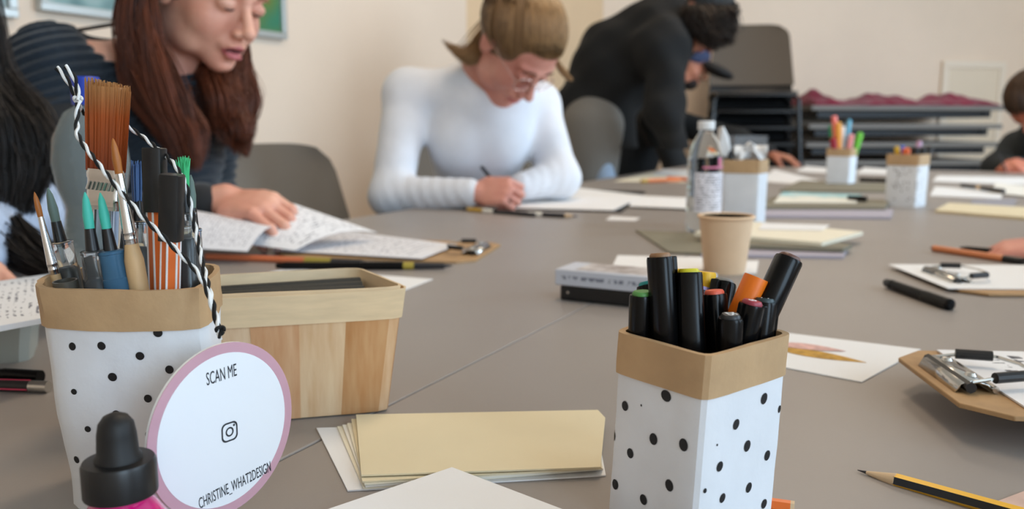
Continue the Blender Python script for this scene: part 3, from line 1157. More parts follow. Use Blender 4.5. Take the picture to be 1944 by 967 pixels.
def marker(label, base, top, plug, num=None, fat=1.0, spin=0.0, clip=True, group='black twin-tip markers in the short cup', cap=0.040):
    b, q, L = place(base, top)
    q = q @ Quaternion((0, 0, 1), spin)
    t = thing('marker', label, 'marker', b, q, group=group)
    sec = [(x * fat, y * fat) for x, y in SECM]
    L -= 0.0012
    c0 = max(0.02, L - cap)
    prof = [(0.80, 0), (0.90, 0.002), (0.90, c0 - 0.026)]
    for k in range(3):
        z = c0 - 0.024 + k * 0.007
        prof += [(0.90, z), (0.85, z + 0.0004), (0.85, z + 0.0010), (0.90, z + 0.0014)]
    prof += [(0.90, c0 + 0.001)]
    MB().rbar(prof, sec).obj('barrel', M_BODY, t, smooth=40)
    cp_ = MB().rbar([(0.96, c0), (1.0, c0 + 0.001), (1.0, L - 0.0012), (0.95, L)], sec).obj('cap', M_CAPB, t, smooth=40)
    MB().rbar([(0.78, L), (0.78, L + 0.0008), (0.66, L + 0.0018)], sec).obj('colour_plug', pal(plug), cp_, smooth=50)
    if clip:
        MB().box((0, 0.0072 * fat, L - 0.015), (0.0042, 0.0030, 0.030)).obj('clip', M_CAPB, cp_, bevel=0.0006)
    if num:
        me = text_mesh(num, 0.0060)
        me.materials.append(M_PAPER)
        o_ = bpy.data.objects.new('number', me)
        o_.location = (0, 0, L + 0.0019)
        o_.rotation_euler = (0, 0, -spin + math.radians(20))
        COL.objects.link(o_)
        o_.parent = cp_
    return t


def relax(items, cen_, rad, r0, poly=None, zr=None):
    """items: dicts with top (Vector) and base (Vector); bases are pushed apart inside a circle"""
    z0 = items[0]['base'].z
    for it in range(250):
        for i in range(len(items)):
            for j in range(i):
                a, b = items[i], items[j]
                zt = min(a['top'].z, b['top'].z)
                for s_ in (0.0, 0.3, 0.6, 0.9):
                    z = z0 + (zt - z0) * s_
                    fa, fb = (z - z0) / (a['top'].z - z0), (z - z0) / (b['top'].z - z0)
                    pa, pb = a['base'].lerp(a['top'], fa), b['base'].lerp(b['top'], fb)
                    d = Vector((pa.x - pb.x, pa.y - pb.y, 0))
                    need = r0 * (a.get('k', 1) + b.get('k', 1))
                    if 1e-6 < d.length < need:
                        push = d.normalized() * (need - d.length) * 0.25
                        a['base'] += push * (1 - fa)
                        b['base'] -= push * (1 - fb)
                        a['top'] += push * 0.04 * fa
                        b['top'] -= push * 0.04 * fb
        for a in items:
            for key, zc in (('base', None),):
                d = Vector((a['base'].x - cen_.x, a['base'].y - cen_.y, 0))
                if d.length > rad:
                    d = d.normalized() * rad
                a['base'] = Vector((cen_.x + d.x, cen_.y + d.y, z0))
            if poly and not a.get('free'):
                # keep the axis inside the carton at the rim and at the floor
                for z in (zr, z0):
                    fr_ = (z - z0) / (a['top'].z - z0)
                    p_ = a['base'].lerp(a['top'], fr_)
                    for i in range(len(poly)):
                        e0, e1 = Vector(poly[i]), Vector(poly[(i + 1) % len(poly)])
                        e = (e1 - e0).normalized()
                        nn_ = Vector((-e.y, e.x))
                        if nn_.dot(Vector((cen_.x, cen_.y)) - e0) < 0:
                            nn_ = -nn_
                        gap = nn_.dot(Vector((p_.x, p_.y)) - e0) - (0.0072 * a.get('k', 1) + 0.0022)
                        if gap < 0:
                            mv = Vector((nn_.x, nn_.y, 0)) * (-gap)
                            if z == z0:
                                a['base'] += mv
                            else:
                                a['base'] += mv * 0.7
                                a['top'] += mv * 0.12
    return items


mk = [('A', (1245, 482, .402), (150, 112, 78), None, 1.0, 'tall black marker with a tan plug'), ('B', (1500, 487, .424), (104, 72, 62), None, 1.12, 'black marker with a brown plug leaning out of the cup'),
      ('C', (1206, 533, .425), (40, 150, 150), None, 1.0, 'black marker with a teal plug by the cup edge'), ('D', (1221, 556, .402), (88, 150, 78), None, 1.0, 'black marker with a green plug, low by the cup edge'),
      ('E', (1305, 513, .400), (206, 196, 40), None, 1.0, 'black marker with a yellow plug'), ('G', (1341, 549, .418), (228, 100, 74), None, .95, 'black marker with a coral plug'),
      ('H', (1358, 541, .438), (176, 160, 214), None, .95, 'black marker with a lilac plug'), ('I', (1388, 527, .440), (150, 150, 146), None, 1.0, 'black marker with a grey plug'),
      ('K', (1431, 573, .396), (160, 62, 76), '8', .95, 'black marker with a crimson plug reading 8'), ('L', (1466, 566, .408), (50, 66, 70), '11', .92, 'black marker with a dark plug reading 11'),
      ('M', (1386, 598, .386), (44, 46, 48), '25', .98, 'black marker with a black plug reading 25'), ('N', (1275, 537, .428), (50, 160, 140), None, .95, 'black marker with a sea-green plug behind the yellow one'),
      ('O', (1226, 538, .440), (214, 96, 70), None, .9, 'black marker with an orange-red plug behind the tan one')]
items = []
for (nm, tp, col, num, fat, lb) in mk:
    p = at(tp[0], tp[1], tp[2] - 0.015)
    base = Vector((cenR.x + (p.x - cenR.x) * 0.62, cenR.y + (p.y - cenR.y) * 0.62, T + 0.003))
    if nm == 'B':
        base = Vector((cenR.x + 0.010, cenR.y + 0.002, T + 0.003))
    if nm == 'M':
        base = Vector((p.x + 0.010, p.y + 0.006, T + 0.003))
    items.append(dict(nm=nm, top=p, base=base, k=fat, col=col, num=num, lb=lb, free=nm == 'B'))
pj = at(1437, 527, .416)
items.append(dict(nm='J', top=pj, base=Vector((pj.x - 0.014, pj.y + 0.002, T + 0.003)), k=1.0, free=True))
py_ = at(1338, 508, .436)
items.append(dict(nm='Y', top=py_, base=Vector((py_.x - 0.0, py_.y - 0.006, T + 0.003)), k=1.1))
relax(items, cenR, 0.040, 0.0060, [(rc.x + x, rc.y + y) for x, y in secR], T + HR)
for it in items:
    # the two leaning ones pass the rim just inside the corner
    if it['nm'] == 'B':
        it['top'] = at(1500, 487, .400)
        rim_ = Vector((0.1165, 0.393, T + HR))
        it['base'] = it['top'] + (rim_ - it['top']) * ((it['top'].z - T - 0.003) / (it['top'].z - rim_.z))
    if it['nm'] == 'J':
        it['top'] = at(1437, 527, .398)
        rim_ = Vector((0.1070, 0.3955, T + HR))
        it['base'] = it['top'] + (rim_ - it['top']) * ((it['top'].z - T - 0.003) / (it['top'].z - rim_.z))
    if it['nm'] == 'J':
        b, q, L = place(it['base'], it['top'])
        hl = thing('highlighter', 'orange round highlighter among the black markers', 'highlighter', b, q)
        MB().lathe([(0.0048, 0), (0.0056, 0.002), (0.0056, L - 0.034)], 24).obj('barrel', pal((206, 88, 24)), hl)
        MB().lathe([(0.0060, L - 0.036), (0.0064, L - 0.034), (0.0062, L - 0.001), (0.0060, L), (0.0042, L), (0.0040, L - 0.001), (0.0022, L - 0.001), (0.0020, L - 0.0002), (0, L)], 24).obj('cap', pal((240, 120, 22)), hl)
    elif it['nm'] == 'Y':
        b, q, L = place(it['base'], it['top'])
        hl = thing('highlighter', 'broad yellow highlighter behind the black markers', 'highlighter', b, q)
        MB().rbar([(0.85, 0), (1, 0.003), (1, L - 0.030)], rounded_rect(0.021, 0.011, 0.003)).obj('barrel', M_BODY, hl)
        MB().rbar([(1.02, L - 0.031), (1.04, L - 0.028), (0.98, L - 0.001), (0.93, L)], rounded_rect(0.022, 0.012, 0.003)).obj('cap', pal((238, 186, 30)), hl)
    else:
        marker(it['lb'], it['base'], it['top'], it['col'], it['num'], it['k'], spin=random.Random(it['nm']).uniform(-0.5, 0.5) + (math.pi if it['nm'] in 'ABEKL' else 0) + (-1.2 if it['nm'] == 'A' else 0), clip=it['nm'] in 'AIKL')

# left cup contents
M_FERR = mat('ferrule_metal', (206, 206, 206), 0.18, metal=1.0)
M_WOOD = mat('light_wood', (206, 170, 124), 0.55, var=0.12, vscale=18, stretch=(6, 6, 1))
M_CLEAR = mat('clear_plastic', (225, 232, 236), 0.08, trans=0.95, ior=1.25)
M_CBLUE = mat('blue_clear_plastic', (92, 140, 176), 0.12, trans=0.55, ior=1.2)
M_TEALB = mat('teal_bristle', (70, 190, 170), 0.5)
M_GREENB = mat('green_bristle', (60, 190, 120), 0.5)
M_GREYB = mat('grey_green_bristle', (96, 116, 108), 0.5)
M_BLUEB = mat('blue_bristle', (66, 104, 160), 0.5)
M_TANB = mat('tan_bristle', (168, 100, 40), 0.45)


def bristle_mat(name, c0, c1, c2):
    m = bpy.data.materials.new(name)
    m.use_nodes = True
    nt = m.node_tree
    tc = nt.nodes.new('ShaderNodeTexCoord')
    sp = nt.nodes.new('ShaderNodeSeparateXYZ')
    rp = nt.nodes.new('ShaderNodeValToRGB')
    mp = nt.nodes.new('ShaderNodeMapping')
    mp.inputs['Scale'].default_value = (900, 900, 20)
    nz = nt.nodes.new('ShaderNodeTexNoise')
    nz.inputs['Scale'].default_value = 1
    mx = nt.nodes.new('ShaderNodeMix')
    mx.data_type = 'RGBA'
    mx.blend_type = 'MULTIPLY'
    mx.inputs[0].default_value = 0.55
    nt.links.new(tc.outputs['Generated'], sp.inputs[0])
    nt.links.new(tc.outputs['Object'], mp.inputs[0])
    nt.links.new(mp.outputs[0], nz.inputs['Vector'])
    nt.links.new(sp.outputs[2], rp.inputs[0])
    e = rp.color_ramp.elements
    e[0].position, e[0].color = 0.05, lin(c0)
    e[1].position, e[1].color = 1.0, lin(c2)
    k = e.new(0.6)
    k.color = lin(c1)
    nt.links.new(rp.outputs[0], mx.inputs[6])
    nt.links.new(nz.outputs[0], mx.inputs[7])
    b = nt.nodes['Principled BSDF']
    nt.links.new(mx.outputs[2], b.inputs['Base Color'])
    b.inputs['Roughness'].default_value = 0.45
    return m


M_FLATB = bristle_mat('flat_bristles', (150, 62, 24), (196, 96, 40), (214, 160, 100))


def axis_px(top, rim, zbase=T + 0.004, rad=0.027):
    tp, rm = at(*top), at(*rim)
    d = rm - tp
    b = tp + d * ((zbase - tp.z) / d.z)
    off = Vector((b.x - cenL.x, b.y - cenL.y, 0))
    if off.length > rad:
        off = off.normalized() * rad
        b = Vector((cenL.x + off.x, cenL.y + off.y, zbase))
    return b, tp


# broad flat brush
b, tp = axis_px((206, 142, .432), (176, 520, .428))
b0, q, L = place(b, tp)
q = frame_rot((0.98, -0.18, 0), tp - b)
q = Matrix((lambda z, x: (x, z.cross(x), z))((tp - b).normalized(), (Vector((0.97, -0.2, 0)) - (tp - b).normalized() * Vector((0.97, -0.2, 0)).dot((tp - b).normalized())).normalized())).transposed().to_quaternion()
fb = thing('flat_paintbrush', 'broad flat paintbrush with red-brown bristles and a steel ferrule', 'paintbrush', b0, q)
zb, zf_ = L - 0.0475, L - 0.066
rg = random.Random(2)
mb = MB()
mb.rbar([(1, zb - 0.002), (1.0, zb + 0.01), (1.0, L - 0.006)], rounded_rect(0.0180, 0.0056, 0.002))
for k in range(420):
    x = rg.uniform(-1, 1)
    y = rg.uniform(-1, 1)
    x0, y0 = x * 0.0092, y * 0.0030
    x1, y1 = x * 0.0112 + rg.gauss(0, .0002), y * 0.0032 + rg.gauss(0, .0002)
    zt = L - 0.003 + rg.uniform(-0.0025, 0.0015) - 0.003 * (x + 1) / 2
    mb.tube([(x0, y0, zb - 0.001), ((x0 + x1) / 2, (y0 + y1) / 2, (zb + zt) / 2), (x1, y1, zt)], [0.00042, 0.00042, 0.00018], 3, caps=False)
mb.obj('bristles', M_FLATB, fb, smooth=40)
fe = MB().rbar([(1.0, zf_ - 0.002), (1.0, zf_ + 0.002), (1.06, zf_ + 0.003), (1.0, zf_ + 0.004), (1.0, zb - 0.005), (1.05, zb - 0.004), (1.05, zb - 0.002), (1.0, zb - 0.001), (0.99, zb)], rounded_rect(0.0188, 0.0078, 0.003)).obj('ferrule', M_FERR, fb, smooth=40)
for k in range(7):
    MB().tube([(-0.0075 + k * 0.0024, -0.0044, zb - 0.0105), (-0.0062 + k * 0.0024, -0.0044, zb - 0.0065)], 0.0006, 6).obj('crimp', M_FERR, fe)
MB().rbar([(0.45, 0), (0.5, 0.02), (0.62, zf_ - 0.035), (1.02, zf_ - 0.018), (1.02, zf_)], rounded_rect(0.0180, 0.0078, 0.003)).obj('handle', M_CLEAR, fb, smooth=40)
MB().rbar([(0.4, 0.001), (0.45, 0.02), (0.55, zf_ - 0.035), (0.6, zf_ - 0.026)], rounded_rect(0.0150, 0.0050, 0.002)).obj('handle_core', M_BLACKP, fb, smooth=40)


def round_brush(label, top, rim, bl, br, fl, bm=M_TANB, r=0.0032, rh=0.0042):
    b, tp = axis_px(top, rim)
    b0, q, L = place(b, tp)
    t = thing('round_paintbrush', label, 'paintbrush', b0, q)
    MB().lathe([(br, L - bl), (br * 1.15, L - bl * 0.6), (br * 0.8, L - bl * 0.25), (br * 0.35, L - 0.001), (0, L)], 14).obj('bristles', bm, t, smooth=60)
    z1, z0 = L - bl, L - bl - fl
    MB().lathe([(r, z0), (r, z0 + 0.002), (r * 1.06, z0 + 0.0025), (r, z0 + 0.003), (r, z0 + 0.005), (r * 1.06, z0 + 0.0055), (r, z0 + 0.006), (br * 1.0, z1), (br * .9, z1 + 0.0005)], 20).obj('ferrule', M_FERR, t, smooth=40)
    MB().lathe([(0.002, 0), (rh * 0.7, 0.01), (rh, z0 - 0.03), (rh * 0.98, z0 - 0.008), (r * 0.96, z0), (r * .8, z0 + 0.002)], 20).obj('handle', M_WOOD, t, smooth=40)
    return t


round_brush('round paintbrush with a tan tip, long steel ferrule and wooden handle', (214, 262, .402), (271, 548, .402), 0.0170, 0.0018, 0.034, rh=0.0046)
round_brush('thin paintbrush with a brown tip by the rim of the tall cup', (65, 364, .425), (84, 528, .428), 0.0130, 0.0013, 0.030, r=0.0026, rh=0.0030)


def water_brush(label, top, rim, tipm, barrel, tl=0.018, r=0.0060, splay=0.0, tr=0.0022):
    b, tp = axis_px(top, rim)
    b0, q, L = place(b, tp)
    t = thing('water_brush', label, 'brush pen', b0, q, group='water brush pens in the tall cup')
    z = L - tl
    if splay:
        mb = MB()
        rg_ = random.Random(5)
        for k in range(40):
            a, rr = rg_.uniform(0, 6.28), rg_.uniform(0.2, 1)
            mb.tube([(rr * tr * math.cos(a), rr * tr * math.sin(a), z), (rr * tr * 1.2 * math.cos(a), rr * tr * 1.2 * math.sin(a), z + tl * .5), (rr * splay * math.cos(a), rr * splay * math.sin(a) , L - rg_.uniform(0, 0.004))], [0.0006, 0.0006, 0.0002], 4)
        mb.obj('bristles', tipm, t)
    else:
        MB().lathe([(tr, z), (tr * 1.1, z + tl * 0.4), (tr * 0.7, z + tl * 0.8), (0.0003, L)], 14).obj('bristles', tipm, t, smooth=60)
    MB().lathe([(tr * 1.5, z - 0.011), (tr * 1.25, z - 0.004), (tr * 1.1, z + 0.0005), (0, z + 0.0005)], 16).obj('collar', M_BLACKP, t)
    MB().lathe([(r * .85, 0), (r, 0.004), (r, z - 0.024), (r * 0.93, z - 0.0235), (r * 0.90, z - 0.012), (r * 0.96, z - 0.0118), (r * 0.96, z - 0.0105), (r * 0.8, z - 0.010)], 24).obj('barrel', barrel, t, smooth=40)
    if barrel is M_CLEAR:
        MB().lathe([(r * .6, 0.004), (r * .72, 0.006), (r * .72, z - 0.026), (r * .5, z - 0.024)], 18).obj('ink', M_CBLUE if 'ink' in label else mat('smoky_ink', (90, 98, 104), 0.3, trans=0.4), t)
    return t


water_brush('water brush with a teal tip and clear barrel of blue ink', (161, 365, .402), (173, 548, .396), M_TEALB, M_CLEAR)
water_brush('water brush with a bent teal tip and solid blue barrel', (190, 366, .404), (224, 548, .398), M_TEALB, M_CBLUE, r=0.0068)
water_brush('water brush with a grey-green tip by the thin paintbrush', (91, 357, .432), (112, 500, .436), M_GREYB, M_CLEAR)
water_brush('clear pen with a dark tip behind the wooden-handled brush', (228, 372, .436), (238, 540, .432), M_BLACKP, M_CLEAR)
water_brush('water brush with splayed blue bristles behind the black caps', (259, 304, .446), (264, 500, .440), M_BLUEB, M_CLEAR, tl=0.022, splay=0.0026, tr=0.0020)
water_brush('water brush with splayed green bristles beside the black caps', (347, 296, .424), (364, 525, .424), M_GREENB, M_CLEAR, splay=0.0040, r=0.0055)
water_brush('water brush with a faint green tip behind the twine', (362, 332, .446), (374, 520, .440), M_GREYB, M_CLEAR, r=0.005)

M_OR = mat('orange_lacquer', (226, 110, 44), 0.35)
HEX = [(0.0044 * math.cos(math.radians(60 * k + 30)), 0.0044 * math.sin(math.radians(60 * k + 30))) for k in range(6)]


def fineliner(label, top, rim):
    b, tp = axis_px(top, rim)
    b0, q, L = place(b, tp)
    q = Matrix((lambda z, x: (x, z.cross(x), z))((tp - b).normalized(), (Vector((1, 0, 0)) - (tp - b).normalized() * Vector((1, 0, 0)).dot((tp - b).normalized())).normalized())).transposed().to_quaternion()
    t = thing('fineliner', label, 'pen', b0, q, group='orange striped fineliners in the tall cup')
    bd_ = MB().rbar([(1, 0), (1, L - 0.028)], HEX).obj('barrel', M_OR, t, smooth=20)
    for k in range(6):
        x, y = HEX[k]
        mb = MB().tube([(x * .985, y * .985, 0.0005), (x * .985, y * .985, L - 0.0285)], 0.00055, 6)
        mb.obj('stripe', M_PAPER, bd_)
    MB().rbar([(1.22, L - 0.032), (1.22, L - 0.0005), (1.15, L)], rounded_rect(0.0084, 0.0084, 0.0018, 2)).obj('cap', M_BLACKP, t, smooth=30)
    return t


fineliner('orange striped fineliner with a black cap, the taller of the two', (293, 281, .424), (301, 540, .420))
fineliner('orange striped fineliner with a black cap, the shorter of the two', (327, 331, .402), (331, 540, .398))
# black pen cap ring low in the cup
b, tp = axis_px((123, 533, .398), (126, 560, .398))
b0, q, L = place(b, tp)
pc_ = thing('black_pen', 'black pen with a hollow ringed end, low behind the kraft rim', 'pen', b0, q)
MB().lathe([(0.0045, 0), (0.0052, 0.002), (0.0052, L - 0.004)], 20).obj('barrel', M_BLACKP, pc_)
MB().lathe([(0.0055, L - 0.006), (0.0056, L), (0.0048, L), (0.0047, L - 0.004)], 20).obj('end_ring', mat('smoke_plastic', (70, 66, 58), 0.3), pc_)

# ------------------------------------------------------------------ black and white twine, tag
M_TWW = mat('white_cotton', (232, 232, 230), 0.85)
M_TWB = mat('black_cotton', (18, 18, 18), 0.85)


def smooth_path(pts, n):
    pts = [Vector(p) for p in pts]
    out = []
    m = len(pts)
    for i in range(m - 1):
        p0, p1, p2, p3 = pts[max(i - 1, 0)], pts[i], pts[i + 1], pts[min(i + 2, m - 1)]
        for k in range(n):
            t = k / n
            out.append(0.5 * ((2 * p1) + (-p0 + p2) * t + (2 * p0 - 5 * p1 + 4 * p2 - p3) * t * t + (-p0 + 3 * p1 - 3 * p2 + p3) * t ** 3))
    out.append(pts[-1])
    return out


def resample(path, step):
    out = [path[0].copy()]
    acc = 0
    for i in range(len(path) - 1):
        a, b = path[i], path[i + 1]
        L = (b - a).length
        while acc + L >= step:
            t = (step - acc) / L
            a = a.lerp(b, t)
            out.append(a.copy())
            L = (b - a).length
            acc = 0
        acc += L
    return out


def twine(parent, pts, r=0.00075, pitch=0.0135):
    path = resample(smooth_path(pts, 12), 0.0008)
    u = Vector((0, 0, 1)).cross(path[1] - path[0]).normalized()
    plies = ([], [])
    s_ = 0
    for i in range(len(path)):
        t = (path[min(i + 1, len(path) - 1)] - path[max(i - 1, 0)]).normalized()
        u = (u - t * u.dot(t)).normalized()
        v = t.cross(u)
        a = 2 * math.pi * s_ / pitch
        for k in (0, 1):
            plies[k].append(path[i] + (u * math.cos(a + math.pi * k) + v * math.sin(a + math.pi * k)) * r * 0.85)
        s_ += 0.0008
    MB().tube(plies[0], r, 6).obj('white_strand', M_TWW, parent, world=True, smooth=60)
    MB().tube(plies[1], r, 6).obj('black_strand', M_TWB, parent, world=True, smooth=60)


kn = at(148, 190, .418)
tw = thing('twine', 'black and white twine looped around the brushes and holding the round tag', 'twine', kn)
twine(tw, [at(148, 192, .418), at(140, 175, .418), at(126, 150, .417), at(107, 128, .417)])
twine(tw, [at(149, 190, .416), at(146, 165, .416), at(140, 145, .416), at(123, 125, .416)], pitch=0.014)
twine(tw, [at(148, 195, .424), at(160, 215, .440), at(200, 222, .446), at(236, 236, .440), at(290, 275, .432), at(330, 312, .420), at(352, 350, .412), at(366, 410, .408), at(380, 480, .396), at(400, 560, .378), at(414, 615, .368), at(419, 640, .364)])
twine(tw, [at(148, 195, .414), at(146, 240, .408), at(152, 265, .402), at(200, 328, .392), at(262, 402, .386), at(330, 470, .383), at(380, 525, .380), at(402, 580, .374), at(413, 620, .368), at(418, 645, .363)])
mb = MB()
for (x, y, Y) in ((148, 190, .417), (418, 628, .3655)):
    c = at(x, y, Y)
    ring_ = [c + Vector((0.0016 * math.cos(a), 0.0010 * math.sin(a * 2), 0.0016 * math.sin(a))) for a in np.linspace(0, 6.0, 22)]
    mb2 = MB().tube(ring_, 0.0009, 6)
    mb2.obj('knot', M_TWB if x > 200 else M_TWW, tw, world=True, smooth=60)

TY = math.radians(58)
tu = Vector((math.cos(TY), math.sin(TY), 0))
tnrm = Vector((math.sin(TY), -math.cos(TY), 0))
rl = math.radians(-1)
tx = (tu * math.cos(rl) + Vector((0, 0, 1)) * math.sin(rl))
tcn = at(428, 816, .374)
tg = thing('paper_tag', 'round white card tag with a pink rim reading SCAN ME', 'tag', tcn, frame_rot(tx, tnrm))
R0 = 0.0408
disc = [(R0 * math.cos(2 * math.pi * k / 72), R0 * math.sin(2 * math.pi * k / 72), 0) for k in range(72)]
M_PINK = mat('dusty_pink_card', (204, 158, 170), 0.7, var=0.04, vscale=60)
MB().prism([(x, y, -0.0016) for x, y, z in disc], (0, 0, 0.0014)).obj('backing', M_PAPER, tg, smooth=30)
MB().prism([(x, y, -0.0002) for x, y, z in disc], (0, 0, 0.0003)).obj('pink_rim', M_PINK, tg, smooth=30)
MB().prism([(x * .885, y * .885, 0.0001) for x, y, z in disc], (0, 0, 0.00015)).obj('white_face', mat('tag_white', (238, 240, 244), 0.6), tg, smooth=30)
tgM = (Matrix.Translation(tcn) @ tg.rotation_quaternion.to_matrix().to_4x4()).inverted()


def tag_uv(px, py):
    r = ray(px, py)
    k = (tcn - CAM).dot(tnrm) / r.dot(tnrm)
    return tgM @ (CAM + r * k)


M_PRINT = mat('dark_print', (44, 46, 52), 0.7)


def print_text(body, pl_, pr_, hgt):
    a, b = tag_uv(*pl_), tag_uv(*pr_)
    me = text_mesh(body, 1.0)
    xs = [v.co.x for v in me.vertices]
    ys = [v.co.y for v in me.vertices]
    wd = max(xs) - min(xs)
    ht = max(ys) - min(ys)
    me.materials.append(M_PRINT)
    o = bpy.data.objects.new('lettering', me)
    COL.objects.link(o)
    d = b - a
    o.location = (a + b) / 2 + Vector((0, 0, 0.00030))
    o.rotation_euler = (0, 0, math.atan2(d.y, d.x))
    o.scale = (d.length / wd, hgt / ht, 1)
    for v in me.vertices:
        v.co.z = 0.0001 if v.co.z > 0 else 0
    o.parent = tg
    o['label'] = 'dark condensed capital lettering ' + body


print_text('SCAN ME', (391, 722), (448, 703), 0.0060)
print_text('CHRISTINE_WHAT2DESIGN', (377, 958), (513, 886), 0.0062)
# camera emblem: outline square, ring, dot
ec = tag_uv(435, 820)


def outline(pts, wd, nm):
    n = len(pts)
    inner = [(x * (1 - wd), y * (1 - wd)) for x, y in pts]
    vs = [(x, y, 0.0004) for x, y in pts] + [(x, y, 0.0004) for x, y in inner]
    fs = [(k, (k + 1) % n, n + (k + 1) % n, n + k) for k in range(n)]
    o = MB().add([Vector(v) + Vector((ec.x, ec.y, 0)) for v in vs], fs).obj(nm, M_PRINT, tg, smooth=0)
    return o


outline(rounded_rect(0.0092, 0.0092, 0.0026, 6), 0.17, 'emblem_outline')
outline([(0.0023 * math.cos(2 * math.pi * k / 24), 0.0023 * math.sin(2 * math.pi * k / 24)) for k in range(24)], 0.34, 'emblem_ring')
MB().add([Vector((ec.x + 0.0026 + 0.0006 * math.cos(a), ec.y + 0.0026 + 0.0006 * math.sin(a), 0.0004)) for a in np.linspace(0, 2 * math.pi, 13)[:-1]], [tuple(range(12))]).obj('emblem_dot', M_PRINT, tg, smooth=0)

# ------------------------------------------------------------------ pink dropper bottle
dbp = at(227, 900, .317)
db = thing('dropper_bottle', 'bright pink ink bottle with a black rubber dropper cap', 'bottle', Vector((dbp.x, dbp.y, T)))
zc = at(227, 936, .317).z - T
M_PINKG = mat('pink_ink_glass', (232, 24, 132), 0.08, trans=0.25, coat=0.5)
MB().lathe([(0.016, 0), (0.0185, 0.002), (0.0188, zc * 0.55), (0.0178, zc * 0.72), (0.0125, zc * 0.90), (0.0105, zc * 0.95), (0.0118, zc * 0.97), (0.0118, zc), (0.010, zc + 0.002)], 36).obj('glass', M_PINKG, db, smooth=50)
M_RUB = mat('black_rubber', (20, 20, 21), 0.55)
mb = MB()
n = 64
prof = [(0.0138, zc), (0.0140, zc + 0.0006), (0.0140, zc + 0.0125), (0.0132, zc + 0.0140), (0.0088, zc + 0.0142), (0.0, zc + 0.0142)]
vs, fs = [], []
for (r, z) in prof:
    for k in range(n):
        rr = r * (1 - (0.018 if (k % 2 and zc + 0.0005 < z < zc + 0.013) else 0))
        vs.append((rr * math.cos(2 * math.pi * k / n), rr * math.sin(2 * math.pi * k / n), z))
for i in range(len(prof) - 1):
    for k in range(n):
        fs.append((i * n + k, i * n + (k + 1) % n, (i + 1) * n + (k + 1) % n, (i + 1) * n + k))
mb.add(vs, fs)
cpo = mb.obj('screw_cap', M_BLACKP, db, smooth=25)
MB().lathe([(0.0090, zc + 0.0135), (0.0088, zc + 0.0155), (0.0078, zc + 0.017), (0.0074, zc + 0.0245), (0.0066, zc + 0.0290), (0.0046, zc + 0.0318), (0.0020, zc + 0.0330), (0, zc + 0.0332)], 32).obj('rubber_bulb', M_RUB, db, smooth=60)

# ------------------------------------------------------------------ wooden basket with charcoal sticks
rimQ = [(-0.0665, 0.536), (-0.262, 0.488), (-0.268, 0.560), (-0.112, 0.612)]
botQ = [(-0.0800, 0.541), (-0.246, 0.500), (-0.250, 0.556), (-0.116, 0.596)]
HB = at(766, 556, .537).z - T
rr_, rb_ = ring_pts(rimQ, 10, 0.12), ring_pts(botQ, 10, 0.12)
nR = len(rr_)
bk_ = thing('wooden_basket', 'pale veneer wood basket holding dark charcoal sticks', 'basket', Vector((-0.17, 0.545, T)))
bcen = Vector((-0.172, 0.548))
wcols = [(222, 186, 146), (206, 160, 112), (224, 194, 156), (214, 172, 132), (226, 198, 164), (204, 164, 122)]


def bpt(k, t, off):
    p = rb_[k % nR].lerp(rr_[k % nR], t)
    d = (p - bcen)
    p = p + d.normalized() * off
    return Vector((p.x, p.y, T + 0.001 + t * HB))


k = 0
cuts = [0]
while cuts[-1] < nR:
    cuts.append(min(nR, cuts[-1] + 2))
for i in range(len(cuts) - 1):
    ks = list(range(cuts[i], cuts[i + 1] + 1))
    mb = MB()
    lift_ = 0.0003 * (i % 2)
    vs = []
    for kk in ks:
        for (t, o_) in ((0, 0 + lift_), (1, 0 + lift_), (1, -0.0014), (0, -0.0014)):
            vs.append(bpt(kk, t, o_))
    fs = []
    for j in range(len(ks) - 1):
        for e in range(4):
            fs.append((j * 4 + e, j * 4 + (e + 1) % 4, (j + 1) * 4 + (e + 1) % 4, (j + 1) * 4 + e))
    fs.append((3, 2, 1, 0))
    m_ = (len(ks) - 1) * 4
    fs.append((m_, m_ + 1, m_ + 2, m_ + 3))
    c_ = wcols[i % 6]
    mb.add(vs, fs)
    mb.f = [tuple(reversed(f)) for f in mb.f]
    mb.obj('slat', mat('veneer_%d' % (i % 6), c_, 0.6, var=0.16, vscale=7, stretch=(22, 22, 2), col2=(c_[0] - 16, c_[1] - 26, c_[2] - 30)), bk_, world=True, smooth=40)


M_RIMW = mat('rim_veneer', (224, 198, 160), 0.6, var=0.08, vscale=14, stretch=(3, 3, 20))


def rim_band(o0, o1, t0, t1, nm):
    mb = MB()
    vs, fs = [], []
    for kk in range(nR):
        wob = 0.004 * mnoise.noise(Vector((kk * 0.21, o0 * 900, 0)))
        for (t, o_) in ((t0, o1), (t1 + wob, o1), (t1 + wob, o0), (t0, o0)):
            vs.append(bpt(kk, t, o_))
    for kk in range(nR):
        for e in range(4):
            fs.append((((kk + 1) % nR) * 4 + e, ((kk + 1) % nR) * 4 + (e + 1) % 4, kk * 4 + (e + 1) % 4, kk * 4 + e))
    mb.add(vs, fs)
    mb.obj(nm, M_RIMW, bk_, world=True, smooth=40)


